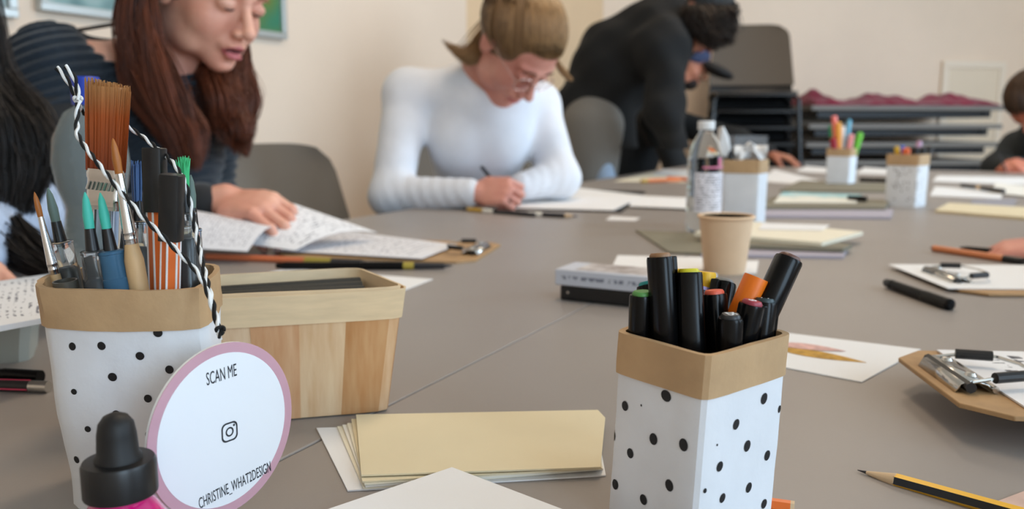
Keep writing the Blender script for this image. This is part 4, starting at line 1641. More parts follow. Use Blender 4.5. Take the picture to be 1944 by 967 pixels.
rim_band(0.0006, 0.0020, 0.78, 1.02, 'rim_band')
rim_band(-0.0034, -0.0016, 0.72, 1.04, 'inner_rim_band')
MB().prism([bpt(kk, 0, -0.001) for kk in range(nR)], (0, 0, 0.0015)).obj('basket_bottom', M_RIMW, bk_, world=True)
M_CHAR = mat('charcoal', (52, 50, 44), 0.75, bump=0.2, bscale=200)
d0 = (Vector((-0.255, 0.512)), Vector((-0.105, 0.570)))
for i in range(6):
    f_ = i / 5
    y0 = 0.004 * i
    a = Vector((-0.235 + 0.004 * i, 0.520 + 0.008 * i, T + HB - 0.0065 + 0.001 * (i % 3)))
    bq = at(668 + 6 * (i % 3) - 8 * i, 574 - 3.2 * i, 0.556 + 0.007 * i)
    bq = Vector((-0.098 - 0.002 * i, 0.553 + 0.0078 * i, T + HB - 0.0040 + 0.0010 * (i % 2)))
    t = thing('charcoal_stick', ['charcoal stick in the basket nearest its front rim', 'second charcoal stick from the front rim of the basket', 'third charcoal stick from the front rim of the basket', 'fourth charcoal stick from the front rim of the basket', 'fifth charcoal stick from the front rim of the basket', 'charcoal stick in the basket farthest from its front rim'][i], 'charcoal', a, upto(bq - a), group='charcoal sticks in the basket')
    L = (bq - a).length
    MB().lathe([(0.0030, 0), (0.0034, 0.001), (0.0034, L - 0.001), (0.0030, L)], 10).obj('stick', M_CHAR, t)
MB().box((-0.168, 0.546, T + (HB - 0.012) / 2 + 0.002), (0.100, 0.034, HB - 0.016), Matrix.Rotation(math.radians(15), 3, 'Z')).obj('packing_paper', M_IVORY, None, bevel=0.004)
tag(bpy.data.objects['packing_paper'], 'folded paper filling the basket below the charcoal', 'paper')

# ------------------------------------------------------------------ pencils and pens lying on the table
def lying(name, label, cat, p, q, r, segs, group=None, hexa=False, tip=None, z=None):
    """segs: [(t0,t1,material,part name,radius factor)] along the axis from p to q (pixels)"""
    z = r if z is None else z
    a, b = on(p[0], p[1], z), on(q[0], q[1], z)
    if len(q) > 2:
        a, b = on(p[0], p[1], z), on(q[0], q[1], z)
        b = a + (b - a).normalized() * q[2]
    L = (b - a).length
    t = thing(name, label, cat, a, upto(b - a), group=group)
    n = 6 if hexa else 16
    for (t0, t1, m_, pn_, k0, k1) in segs:
        MB().lathe([(r * k0, L * t0), (r * k1, L * t1)], n).obj(pn_, m_, t, smooth=30)
    return t


M_YEL = mat('yellow_lacquer', (236, 180, 40), 0.3)
M_LEAD = mat('graphite', (40, 40, 44), 0.4)
M_RAW = mat('sharpened_wood', (214, 186, 150), 0.7)
a = on(1628, 893, 0.0012)
b = on(1950, 982, 0.0036)
b = a + (b - a).normalized() * 0.172
t = thing('pencil', 'yellow and black hexagonal pencil with a sharpened tip', 'pencil', a, upto(b - a) @ Quaternion((0, 0, 1), math.radians(72)))
L = 0.172
r = 0.0039
MB().lathe([(0.0002, 0), (0.0009, 0.005)], 12).obj('lead', M_LEAD, t)
MB().lathe([(0.0009, 0.005), (r, 0.021)], 12).obj('tip', M_RAW, t)
for k in range(6):
    a0, a1 = math.radians(60 * k), math.radians(60 * k + 60)
    pts = [(0, 0, 0.0205), (r * math.cos(a0), r * math.sin(a0), 0.0205), (r * math.cos(a1), r * math.sin(a1), 0.0205)]
    MB().prism(pts, (0, 0, L - 0.0205)).obj('lacquer_stripe', M_YEL if k % 2 == 0 else M_BLACKP, t, smooth=0)

lying('pencil', 'orange pencil end peeking out beside the marker cup', 'pencil', (1432, 955), (1508, 966), 0.0036, [(0, 0.9, M_OR, 'barrel', 1, 1), (0.9, 1, M_RAW, 'end', 1, 1)], hexa=True)
sheet('card', 'card with a pinkish print at the lower corner under the pencil', 'card', [(1872, 962), (1946, 934), (2060, 960), (2000, 1020)], mat('pinkish_card', (214, 182, 168), 0.5, var=0.2, vscale=30), 0.0006, 0.0002)
lying('brush_pen', 'black capped brush pen lying alone on the grey table', 'pen', (1683, 537), (1806, 580), 0.0060, [(0, 0.10, M_BLACKP, 'end_cap', 0.8, 0.95), (0.10, 0.13, M_STEEL2, 'ring', 0.75, 0.75), (0.13, 0.62, M_BODY, 'barrel', 0.95, 1), (0.62, 0.98, M_CAPB, 'cap', 1.08, 1.08), (0.98, 1.0, M_CAPB, 'cap_end', 1.08, 0.6)])
lying('pencil', 'thick orange pencil with a black end beyond the second clipboard', 'pencil', (1768, 471), (1944, 497), 0.0050, [(0, 0.03, M_LEAD, 'lead', 0.4, 0.9), (0.03, 0.80, mat('copper_orange', (206, 128, 84), 0.4), 'barrel', 1, 1), (0.80, 1, M_BLACKP, 'black_end', 1.05, 1.05)])
lying('pen', 'black pen lying behind the thick orange pencil', 'pen', (1822, 470), (1962, 486), 0.0046, [(0, 0.1, M_BODY, 'nib', 0.2, 0.7), (0.1, 0.5, M_BODY, 'barrel', 0.7, 1), (0.5, 0.53, M_IVORY, 'ring', 1.05, 1.05), (0.53, 1, M_BODY, 'cap', 1.1, 1.1)])
GL = 'pencils lying before the red-haired woman'
lying('pencil', 'orange pencil lying before the red-haired woman', 'pencil', (392, 487), (700, 500), 0.0046, [(0, 0.62, mat('salmon_orange', (214, 118, 76), 0.4), 'barrel', 1, 1), (0.62, 0.78, mat('olive_yellow', (170, 150, 60), 0.5), 'yellow_band', 1, 1), (0.78, 0.96, M_LEAD, 'grey_end', 1, 1), (0.96, 1, M_LEAD, 'lead', 0.9, 0.1)], group=GL)
lying('pen', 'long black pen lying in front of the orange pencil', 'pen', (524, 505), (860, 505), 0.0052, [(0, 0.05, M_BODY, 'end', 0.6, 1), (0.05, 0.48, M_BODY, 'barrel', 1, 1), (0.48, 0.72, M_CAPB, 'cap', 1.1, 1.1), (0.72, 0.78, mat('olive_yellow', (170, 150, 60), 0.5), 'yellow_band', 0.95, 0.95), (0.78, 0.95, M_LEAD, 'grey_end', 0.9, 0.8), (0.95, 1, M_LEAD, 'nib', 0.6, 0.1)], group=GL)
lying('pencil', 'pencil banded yellow, white and black along the dark board', 'pencil', (878, 397), (1015, 408), 0.0046, [(0, 0.08, M_LEAD, 'lead', 0.3, 0.9), (0.08, 0.3, pal((196, 156, 60)), 'yellow_band', 1, 1), (0.3, 0.45, M_IVORY, 'white_band', 1, 1), (0.45, 1, M_LEAD, 'barrel', 1, 1)])
lying('pencil', 'dark pencil with a pale band along the dark board', 'pencil', (1002, 406), (1098, 411), 0.0046, [(0, 0.3, M_IVORY, 'white_band', 1, 1), (0.3, 0.75, M_LEAD, 'barrel', 1, 1), (0.75, 0.9, M_RAW, 'tip', 1, 0.5), (0.9, 1, M_LEAD, 'lead', 0.5, 0.1)])
lying('pencil', 'bright orange pencil before the person in the black sweater', 'pencil', (1218, 344), (1290, 341), 0.0060, [(0, 0.15, pal((196, 156, 60)), 'yellow_end', 1, 1), (0.15, 1, pal((226, 124, 64)), 'barrel', 1, 1)], z=0.008)
lying('pencil', 'red-orange pencil touching the water bottle, far table', 'pencil', (1268, 338), (1322, 342), 0.0055, [(0, 0.9, pal((222, 110, 66)), 'barrel', 1, 1), (0.9, 1, M_RAW, 'tip', 1, 0.3)], z=0.008)
lying('pen', 'dark pen lying by the two far carton cups', 'pen', (1632, 341), (1690, 343), 0.007, [(0, 0.5, M_BODY, 'barrel', 1, 1), (0.5, 1, M_CAPB, 'cap', 1.1, 1.1)])
lying('pen', 'grey pen lying across the sheets at the far end', 'pen', (1826, 352), (1905, 363), 0.006, [(0, 0.4, M_LEAD, 'barrel', 1, 1), (0.4, 0.5, M_RAW, 'ring', 1, 1), (0.5, 1, M_LEAD, 'cap', 1.1, 1.1)], z=0.010)
lying('pen', 'dark pen curving past the watercolour card', 'pen', (1610, 376), (1645, 378), 0.006, [(0, 0.6, M_BODY, 'barrel', 1, 1), (0.6, 1, M_CAPB, 'cap', 1.1, 1.1)], z=0.020)

# ------------------------------------------------------------------ pen boxes
fl, fr2 = on(1062, 570), on(1215, 586)
bx = (fr2 - fl)
bx.z = 0
bx.normalize()
by = Vector((-bx.y, bx.x, 0))
bl_, bw_ = 0.16, 0.052
zb1 = at(1060, 541, fl.y).z - T
zb2 = at(1058, 511, fl.y).z - T
pb = thing('pen_case', 'black pen case under the pale grey box', 'case', fl + bx * bl_ / 2 + by * bw_ / 2, frame_rot(bx))
MB().box((0, 0, zb1 / 2), (bl_, bw_, zb1)).obj('case_body', M_BLACKP, pb, bevel=0.003)
MB().lathe([(0, 0), (0.0018, 0), (0.0014, 0.0008), (0, 0.001)], 10, off=(-bl_ / 2 + 0.010, -bw_ / 2, zb1 * 0.55), M=Matrix.Rotation(math.radians(90), 3, 'X')).obj('snap', M_STEEL2, pb)
pg = thing('card_box', 'pale grey card box with dark print on its side, lying on the pen case', 'box', fl + bx * (bl_ / 2 - 0.003) + by * bw_ / 2 + Vector((0, 0, zb1)), frame_rot(bx))
hb2 = zb2 - zb1
bxo = MB().box((0, 0, hb2 / 2), (bl_ + 0.004, bw_ + 0.004, hb2)).obj('box_body', mat('pale_grey_card', (196, 198, 206), 0.6), pg, bevel=0.0012)
mt = MB().prism([(-bl_ / 2 + 0.02, -bw_ / 2 + 0.004, hb2), (bl_ / 2 - 0.004, -bw_ / 2 + 0.004, hb2), (bl_ / 2 - 0.004, bw_ / 2, hb2), (-bl_ / 2 + 0.02, bw_ / 2, hb2)], (0, 0, 0.0003))
mt.obj('printed_lid', mat('lid_print', (214, 208, 206), 0.5, var=0.4, vscale=45, col2=(140, 126, 120)), pg, smooth=0)
sp_ = MB().add([(-bl_ / 2 + 0.006, -bw_ / 2 - 0.0023, hb2 * 0.25), (bl_ / 2 - 0.01, -bw_ / 2 - 0.0023, hb2 * 0.25), (bl_ / 2 - 0.01, -bw_ / 2 - 0.0023, hb2 * 0.75), (-bl_ / 2 + 0.006, -bw_ / 2 - 0.0023, hb2 * 0.75)], [(0, 1, 2, 3)])
sp_.uv = [(0, 0), (1, 0), (1, 1), (0, 1)]
sp_.obj('printed_side', page_mat('side_print', (192, 194, 202), (120, 122, 134), 1, 34, 0.48, 0.0, 2.0), pg, smooth=0)

# ------------------------------------------------------------------ kraft paper cup
pcb = on(1384, 523)
kc = thing('paper_cup', 'plain kraft paper cup standing behind the black markers', 'cup', Vector((pcb.x, pcb.y + 0.025, T)))
kY = pcb.y + 0.025
hk = at(1385, 408, kY).z - T
rk = 54 / F * kY
M_KCUP = mat('kraft_cup_paper', (224, 190, 154), 0.7, var=0.03, vscale=60)
MB().lathe([(rk * 0.70, 0.004), (rk * 0.70, 0), (rk * 0.72, 0), (rk * 0.93, hk - 0.004), (rk * 0.925, hk - 0.002), (rk * 0.90, hk - 0.003), (rk * 0.70, 0.004)], 48).obj('wall_paper', M_KCUP, kc, smooth=50)
MB().lathe([(rk * 0.71, 0.0035), (rk * 0.71, 0.0050)], 40).obj('cup_bottom', M_KCUP, kc)
rr2 = [(rk * 0.945 + 0.0022 * math.cos(a), hk - 0.0022 + 0.0022 * math.sin(a)) for a in np.linspace(0, 2 * math.pi, 13)]
MB().lathe(rr2, 48).obj('rolled_rim', M_KCUP, kc, smooth=60)

# ------------------------------------------------------------------ water bottles
M_PET = mat('clear_pet', (240, 246, 248), 0.05, trans=1.0, ior=1.12)
M_CAPW = mat('white_cap', (236, 238, 240), 0.4)
bt = on(1334, 442)
bY = bt.y
B = thing('water_bottle', 'clear plastic water bottle with a white cap and printed label', 'bottle', Vector((bt.x, bt.y, T)))
hbz = at(1340, 230, bY).z - T
rb = 33 / F * bY
pf = [(rb * 0.85, 0), (rb, 0.006), (rb, 0.03), (rb * 0.95, 0.035), (rb, 0.04), (rb, 0.06), (rb * 0.95, 0.064), (rb, 0.068), (rb * 0.97, 0.08), (rb * 0.97, hbz * 0.62), (rb, hbz * 0.64), (rb * 0.97, hbz * 0.70), (rb * 0.78, hbz * 0.80), (rb * 0.5, hbz * 0.88), (rb * 0.40, hbz * 0.90), (rb * 0.40, hbz * 0.95)]
MB().lathe(pf, 40).obj('bottle_body', M_PET, B, smooth=50)
MB().lathe([(rb * 0.47, hbz * 0.925), (rb * 0.48, hbz * 0.93), (rb * 0.48, hbz - 0.001), (rb * 0.44, hbz)], 30).obj('cap', M_CAPW, B)
# printed label on the side facing the camera
lbm = page_mat('bottle_label', (226, 224, 232), (80, 80, 92), 16, 14, 0.50, 0.04, 5.0)


def lab_patch(a0, a1, z0, z1, m_, nm, par, k=1.008):
    mb = MB()
    n = 16
    vs, uv = [], []
    for j in (0, 1):
        for i in range(n + 1):
            a = math.radians(a0 + (a1 - a0) * i / n)
            vs.append((rb * k * math.cos(a), rb * k * math.sin(a), (z0, z1)[j]))
            uv.append((i / n, j))
    mb.add(vs, [(i, i + 1, n + 2 + i, n + 1 + i) for i in range(n)])
    mb.uv = uv
    return mb.obj(nm, m_, par, smooth=60)


lab_patch(225, 340, hbz * 0.20, hbz * 0.55, lbm, 'label_print', B)
lab_patch(250, 355, hbz * 0.585, hbz * 0.605, pal((206, 120, 150)), 'pink_label_stripe', B)
lab_patch(305, 318, hbz * 0.61, hbz * 0.68, pal((214, 96, 140)), 'pink_label_mark', B, 1.004)

b2 = Vector(at(176, 350, .80))
B2 = thing('water_bottle', 'clear plastic bottle with a blue cap behind the broad brush', 'bottle', Vector((b2.x, b2.y, T)))
h2 = at(165, 146, .80).z - T
r2 = 68 / F * .80
MB().lathe([(r2 * 0.85, 0), (r2 * .95, 0.006), (r2 * 0.9, 0.05), (r2 * 0.80, h2 * 0.40), (r2 * 0.72, h2 * 0.48), (r2 * 0.9, h2 * 0.56), (r2, h2 * 0.66), (r2 * 0.93, h2 * 0.76), (r2 * 0.6, h2 * 0.86), (r2 * 0.32, h2 * 0.885), (r2 * 0.32, h2 * 0.93)], 40).obj('bottle_body', mat('frosted_pet', (196, 208, 208), 0.12, trans=0.72, ior=1.10, bump=0.5, bscale=90), B2, smooth=50)
MB().lathe([(r2 * 0.36, h2 * 0.89), (r2 * 0.37, h2 * 0.90), (r2 * 0.37, h2 * 0.995), (r2 * 0.34, h2)], 30).obj('cap', pal((30, 62, 170)), B2)

# ------------------------------------------------------------------ cartons farther down the table
def far_cup(label, pxl, pxc, pxr, ytop, ybase, bandpx, speck):
    fb_ = on(pxc, ybase)
    Y = fb_.y
    s_ = Y / F
    xl, xc, xr = ((p - CX) * s_ for p in (pxl, pxc, pxr))
    wl, wr = max(0.02, xc - xl), max(0.02, xr - xc)
    c = Vector((fb_.x, fb_.y + 0.05, T))
    h = at(pxc, ytop, Y).z - T
    sec = [(0, -0.05), (wr * 1.03, -0.05 + wl * 0.75), (wr - wl, -0.05 + (wl + wr) * 0.75), (-wl * 1.03, -0.05 + wr * 0.75)]
    cp_, tr_, cn_ = cup(label, c, sec, h, bandpx * s_, (0.95, 0.95), (0, 0), 0.0004, 0.08, pxl)
    if speck:
        rg_ = random.Random(speck)
        for k in range(46):
            dot_on(cp_, tr_, rg_.uniform(pxl + 4, pxr - 4), rg_.uniform(ytop + bandpx + 5, ybase - 6), 0.0016, 1.2, rg_.uniform(-.5, .5), mat('faded_ink', (110, 106, 104), 0.7))
    return cp_, cn_, h, Y


cW, cnW, hW, YW = far_cup('tall plain white carton cup with a tissue, beside the water bottle', 1374, 1437, 1468, 306, 432, 24, 0)
cS, cnS, hS, YS = far_cup('speckled carton cup farthest from the paper cup, with dark pens', 1690, 1738, 1776, 295, 394, 20, 7)
cT, cnT, hT, YT = far_cup('carton cup with bright coloured pens on the far table', 1573, 1612, 1636, 283, 352, 14, 0)


def stick_pen(label, cn_, top, r, col, nm='felt_pen', flat=False, cap=None, group='pens in the far carton cups'):
    tp = at(*top)
    tp.y = max(tp.y, cn_.y - 0.012)
    base = Vector((cn_.x + (tp.x - cn_.x) * 0.3, cn_.y + (tp.y - cn_.y) * 0.3, T + 0.004))
    b0, q, L = place(base, tp)
    t = thing(nm, label, 'pen', b0, q, group=group)
    MB().lathe([(r * 0.8, 0), (r, 0.004), (r, L - 0.045)], 14).obj('barrel', pal(col), t)
    MB().lathe([(r * 1.12, L - 0.047), (r * 1.15, L - 0.044), (r * 1.1, L - 0.004), (r * 0.7, L)], 14).obj('cap', pal(cap or col), t)
    return t


G3 = 'pens in the far carton cups'
for (lb, x, y, dY, r, col) in [('pink felt pen leaning in the far carton cup', 1584, 220, .06, .008, (244, 130, 120)), ('orange felt pen in the far carton cup', 1592, 232, .03, .008, (246, 170, 70)), ('green felt pen at the back of the far carton cup', 1577, 238, .09, .007, (30, 140, 90)),
                              ('dark red felt pen in the far carton cup', 1583, 262, .02, .009, (160, 30, 50)), ('pale blue felt pen in the far carton cup', 1613, 227, .08, .006, (110, 180, 210)), ('pale pink felt pen in the far carton cup', 1617, 255, .04, .008, (240, 160, 160)), ('lime green felt pen in the far carton cup', 1634, 252, .05, .009, (110, 200, 60)), ('white felt pen in the far carton cup', 1601, 240, .06, .006, (225, 222, 222))]:
    stick_pen(lb, cnT, (x, y, YT + dY), r, col)
for (lb, x, y, dY, r, col) in [('yellow felt pen in the speckled carton cup', 1703, 278, .05, .006, (210, 170, 40)), ('blue felt pen in the speckled carton cup', 1712, 276, .06, .006, (40, 80, 190)), ('orange felt pen in the speckled carton cup', 1721, 281, .03, .008, (230, 110, 60)), ('lilac felt pen in the speckled carton cup', 1746, 268, .07, .006, (190, 150, 180)),
                              ('black felt pen beside the orange one in the speckled carton cup', 1738, 279, .04, .009, (26, 24, 24)), ('black felt pen in the middle of the speckled carton cup', 1752, 280, .05, .009, (26, 24, 24)), ('black felt pen at the edge of the speckled carton cup', 1765, 278, .06, .009, (30, 26, 26))]:
    stick_pen(lb, cnS, (x, y, YS + dY), r, col)
for (lb, x, y, dY, r, col) in [('black pen standing up out of the tall plain carton', 1383, 272, .05, .0055, (20, 20, 20)), ('short black pen at the rim of the tall plain carton', 1412, 287, .07, .0045, (30, 30, 30))]:
    stick_pen(lb, cnW, (x, y, YW + dY), r, col)
ts = thing('tissue', 'crumpled white tissue poking out of the tall plain carton', 'tissue', Vector((cnW.x, cnW.y, T + hW - 0.02)))
mb = MB()
rg = random.Random(8)
tc_ = [at(1368, 241, YW + .03), at(1362, 290, YW + .05), at(1385, 262, YW + .04), at(1388, 300, YW + .06), at(1410, 292, YW + .05), at(1425, 302, YW + .05), at(1440, 296, YW + .06), at(1372, 310, YW + .03), at(1430, 316, YW + .06)]
import bmesh
bm_ = bmesh.new()
for p in tc_:
    for k in range(3):
        bm_.verts.new(p + Vector((rg.uniform(-.004, .004), rg.uniform(-.012, .012), rg.uniform(-.003, .003))))
bmesh.ops.convex_hull(bm_, input=bm_.verts[:12])
bm_.verts.ensure_lookup_table()
for v in bm_.verts:
    v.index = bm_.verts[:].index(v)
mb.add([v.co.copy() for v in bm_.verts], [tuple(v.index for v in f.verts) for f in bm_.faces])
mb.obj('tissue_fold', M_PAPER, ts, world=True, smooth=0)
bm_.free()
mb = MB()
for i in range(9):
    u = i / 8
    for j in range(5):
        mb.v.append(at(1388 + 70 * u, 300 + 14 * math.sin(u * 9) * (j % 2) - 6 * j, YW + .05 + .008 * math.sin(u * 14 + j)))
for i in range(8):
    for j in range(4):
        a_ = i * 5 + j
        mb.f.append((a_, a_ + 1, a_ + 6, a_ + 5))
to = mb.obj('tissue_edge', M_PAPER, ts, world=True, smooth=60)
to.modifiers.new('thick', 'SOLIDIFY').thickness = 0.0008
# clear acrylic stand behind
ab = at(1424, 305, 2.15)
ac = thing('acrylic_box', 'clear acrylic box standing behind the tall plain carton', 'box', Vector((ab.x, ab.y, T)))
aw = 62 / F * 2.15
ah = at(1424, 258, 2.15).z - T
M_ACR = mat('acrylic', (206, 212, 220), 0.15, trans=0.75, ior=1.1)
for (dx, dy, sx, sy) in ((0, 0, aw, 0.003), (0, 0.06, aw, 0.003), (-aw / 2, 0.03, 0.003, 0.057), (aw / 2, 0.03, 0.003, 0.057)):
    MB().box((dx, dy, ah / 2), (sx, sy, ah)).obj('acrylic_panel', M_ACR, ac, smooth=0)

# ------------------------------------------------------------------ things at the left edge
sheet('pad', 'pad of printed pages under the hand at the edge of the photo', 'pad', [(-160, 660, .05), (-120, 560, .05), (95, 528, .05), (95, 612, .05)], M_PAGE1, 0.004, 0.05)
trn = thing('plastic_tray', 'clear plastic tray with a milky rim under the printed pad', 'tray', on(-30, 700))
p_ = [on(-170, 700), on(70, 692), on(88, 640), on(-150, 640)]
ringp = ring_pts([(q.x, q.y) for q in p_], 6, 0.25)
mb = MB()
nn = len(ringp)
rows = [(0.90, 0.0), (0.93, 0.012), (1.0, 0.030), (1.06, 0.031), (1.06, 0.035), (0.98, 0.034), (0.90, 0.012), (0.88, 0.002)]
cc = sum(ringp, Vector((0, 0))) / nn
for (k_, z_) in rows:
    for p in ringp:
        q = cc + (p - cc) * k_
        mb.v.append(Vector((q.x, q.y, T + z_)))
for i in range(len(rows) - 1):
    for k in range(nn):
        mb.f.append((i * nn + k, i * nn + (k + 1) % nn, (i + 1) * nn + (k + 1) % nn, (i + 1) * nn + k))
mb.f.append(tuple(range(nn - 1, -1, -1)))
mb.f.append(tuple((len(rows) - 1) * nn + k for k in range(nn)))
mb.obj('tray_shell', mat('milky_plastic', (206, 210, 200), 0.3, trans=0.35), trn, world=True, smooth=40)
MB().prism([on(-100, 680, .004), on(30, 680, .004), on(40, 655, .004), on(-90, 655, .004)], (0, 0, 0.012)).obj('red_brown_block', mat('red_brown', (150, 96, 82), 0.6), None, smooth=0)
tag(bpy.data.objects['red_brown_block'], 'reddish brown eraser lying in the clear tray', 'eraser')
lying('pen', 'black marker lying above the pink and black pencil', 'pen', (-60, 708), (77, 716), 0.0046, [(0, 0.5, M_BODY, 'barrel', 1, 1), (0.5, 1, M_CAPB, 'cap', 1.1, 1.1)], z=0.0048)
tp_ = lying('pencil', 'pink and black pencil with a steel end at the edge of the photo', 'pencil', (-60, 730), (92, 735), 0.0042, [(0, 0.78, mat('pencil_black', (38, 34, 34), 0.35), 'barrel', 1, 1), (0.78, 1, M_STEEL2, 'ferrule', 1.02, 1.02)], z=0.0042)
Lp = (on(92, 735, .0042) - on(-60, 730, .0042)).length
for sgn in (60, 180, 300):
    a_ = math.radians(sgn + 20)
    MB().tube([(0.0040 * math.cos(a_), 0.0040 * math.sin(a_), 0), (0.0040 * math.cos(a_), 0.0040 * math.sin(a_), Lp * 0.775)], 0.0007, 6).obj('pink_stripe', pal((206, 70, 96)), tp_)

# ------------------------------------------------------------------ people: smooth fields turned into one continuous skin
class Field:
    def __init__(s, lo, hi, h):
        s.lo = np.array(lo, float)
        s.h = h
        s.n = np.maximum(4, np.ceil((np.array(hi, float) - s.lo) / h).astype(int) + 1)
        s.F = np.full(tuple(s.n), 1.0, np.float32)

    def _sl(s, bmin, bmax, m):
        i0 = np.clip(np.floor((np.array(bmin) - m - s.lo) / s.h).astype(int), 0, s.n)
        i1 = np.clip(np.ceil((np.array(bmax) + m - s.lo) / s.h).astype(int) + 1, 0, s.n)
        if np.any(i1 <= i0):
            return None, None
        ax = [s.lo[k] + s.h * np.arange(i0[k], i1[k]) for k in range(3)]
        g = np.stack(np.meshgrid(*ax, indexing='ij'), -1).astype(np.float32)
        return tuple(slice(i0[k], i1[k]) for k in range(3)), g

    def _op(s, sl, d, k, op):
        a = s.F[sl]
        if op == 'sub':
            a, d = -a, d
        if k > 0:
            hh = np.maximum(k - np.abs(a - d), 0) / k
            r = np.minimum(a, d) - hh * hh * k * 0.25
        else:
            r = np.minimum(a, d)
        s.F[sl] = -r if op == 'sub' else r

    def ell(s, c, r, R=None, k=0.01, op='add'):
        c, r = np.array(c, float), np.array(r, float)
        R = np.eye(3) if R is None else R
        ext = np.sqrt(((R * r) ** 2).sum(1))
        sl, g = s._sl(c - ext, c + ext, k + 2.5 * s.h)
        if sl is None:
            return
        p = (g - c.astype(np.float32)) @ R.astype(np.float32)
        k0 = np.sqrt(((p / r) ** 2).sum(-1)) + 1e-9
        k1 = np.sqrt(((p / (r * r)) ** 2).sum(-1)) + 1e-9
        s._op(sl, (k0 * (k0 - 1) / k1).astype(np.float32), k, op)

    def cap(s, a, b, ra, rb, k=0.01, op='add', flat=None):
        a, b = np.array(a, float), np.array(b, float)
        m = max(ra, rb)
        sl, g = s._sl(np.minimum(a, b) - m, np.maximum(a, b) + m, k + 2.5 * s.h)
        if sl is None:
            return
        ba = b - a
        pa = g - a
        t = np.clip((pa @ ba) / max(1e-12, ba @ ba), 0, 1)
        d = np.sqrt(((pa - t[..., None] * ba) ** 2).sum(-1)) - (ra + (rb - ra) * t)
        s._op(sl, d.astype(np.float32), k, op)

    def chain(s, pts, rad, k=0.012):
        for i in range(len(pts) - 1):
            s.cap(pts[i], pts[i + 1], rad[i], rad[i + 1], k)

    def ripple(s, fn, amp):
        idx = np.argwhere(np.abs(s.F) < 4 * s.h)
        p = s.lo + idx * s.h
        s.F[tuple(idx.T)] += (amp * fn(p)).astype(np.float32)

    def mesh(s):
        F, h = s.F, s.h
        S = F < 0
        nx, ny, nz = F.shape
        cnt = np.zeros((nx - 1, ny - 1, nz - 1), np.int8)
        for i in (0, 1):
            for j in (0, 1):
                for k in (0, 1):
                    cnt += S[i:nx - 1 + i, j:ny - 1 + j, k:nz - 1 + k]
        act = (cnt > 0) & (cnt < 8)
        ci = np.argwhere(act)
        vid = np.full(act.shape, -1, np.int32)
        vid[act] = np.arange(len(ci))
        cor = {}
        for i in (0, 1):
            for j in (0, 1):
                for k in (0, 1):
                    cor[(i, j, k)] = F[ci[:, 0] + i, ci[:, 1] + j, ci[:, 2] + k]
        acc = np.zeros((len(ci), 3))
        num = np.zeros(len(ci))
        for ax in range(3):
            for u in (0, 1):
                for v in (0, 1):
                    c0, c1 = [u, v], [u, v]
                    c0.insert(ax, 0)
                    c1.insert(ax, 1)
                    f0, f1 = cor[tuple(c0)], cor[tuple(c1)]
                    m = (f0 < 0) != (f1 < 0)
                    t = np.where(m, f0 / np.where(m, f0 - f1, 1), 0)
                    p = np.array(c0, float)[None, :].repeat(len(ci), 0)
                    p[:, ax] += t
                    acc += p * m[:, None]
                    num += m
        V = s.lo + (ci + acc / num[:, None]) * h
        quads = []
        for ax in range(3):
            a, b = [k for k in range(3) if k != ax]
            sl0, sl1 = [slice(None)] * 3, [slice(None)] * 3
            sl0[ax], sl1[ax] = slice(0, -1), slice(1, None)
            s0, s1 = S[tuple(sl0)], S[tuple(sl1)]
            e = np.argwhere(s0 != s1)
            e = e[(e[:, a] > 0) & (e[:, b] > 0) & (e[:, a] < F.shape[a] - 1) & (e[:, b] < F.shape[b] - 1)]
            ins = s0[tuple(e.T)]
            o = np.zeros((len(e), 4), np.int32)
            for q, (da, db) in enumerate(((-1, -1), (0, -1), (0, 0), (-1, 0))):
                x = e.copy()
                x[:, a] += da
                x[:, b] += db
                o[:, q] = vid[tuple(x.T)]
            flip = ins if ax != 1 else ~ins
            o[~flip] = o[~flip][:, ::-1]
            quads.append(o)
        Q = np.concatenate(quads)
        Q = Q[(Q >= 0).all(1)]
        return V, Q


def np_mesh(name, V, Q, mats, parent, mi=None, smooth=True, attr=None):
    me = bpy.data.meshes.new(name)
    k = Q.shape[1]
    inv = np.array(world_of(parent).inverted()) if parent is not None else np.eye(4)
    V = V @ inv[:3, :3].T + inv[:3, 3]
    me.vertices.add(len(V))
    me.vertices.foreach_set('co', V.astype(np.float32).ravel())
    me.loops.add(len(Q) * k)
    me.loops.foreach_set('vertex_index', Q.astype(np.int32).ravel())
    me.polygons.add(len(Q))
    me.polygons.foreach_set('loop_start', (np.arange(len(Q)) * k).astype(np.int32))
    for m in mats:
        me.materials.append(m)
    if mi is not None:
        me.polygons.foreach_set('material_index', mi.astype(np.int32))
    if attr is not None:
        at_ = me.attributes.new('shade', 'FLOAT', 'POINT')
        at_.data.foreach_set('value', attr.astype(np.float32))
    me.update(calc_edges=True)
    me.polygons.foreach_set('use_smooth', np.ones(len(Q), bool))
    me.validate()
    o = bpy.data.objects.new(name, me)
    COL.objects.link(o)
    o.parent = parent
    return o


def Rot(yaw, pitch, roll):
    a, b, g = (math.radians(v) for v in (yaw, pitch, roll))
    ca, sa, cb, sb, cg, sg = math.cos(a), math.sin(a), math.cos(b), math.sin(b), math.cos(g), math.sin(g)
    return np.array([[ca, -sa, 0], [sa, ca, 0], [0, 0, 1]]) @ np.array([[1, 0, 0], [0, cb, -sb], [0, sb, cb]]) @ np.array([[cg, 0, sg], [0, 1, 0], [-sg, 0, cg]])


def V3(*p):
    return np.array(p, float)


def A3(x, y, Y):
    return np.array(at(x, y, Y))


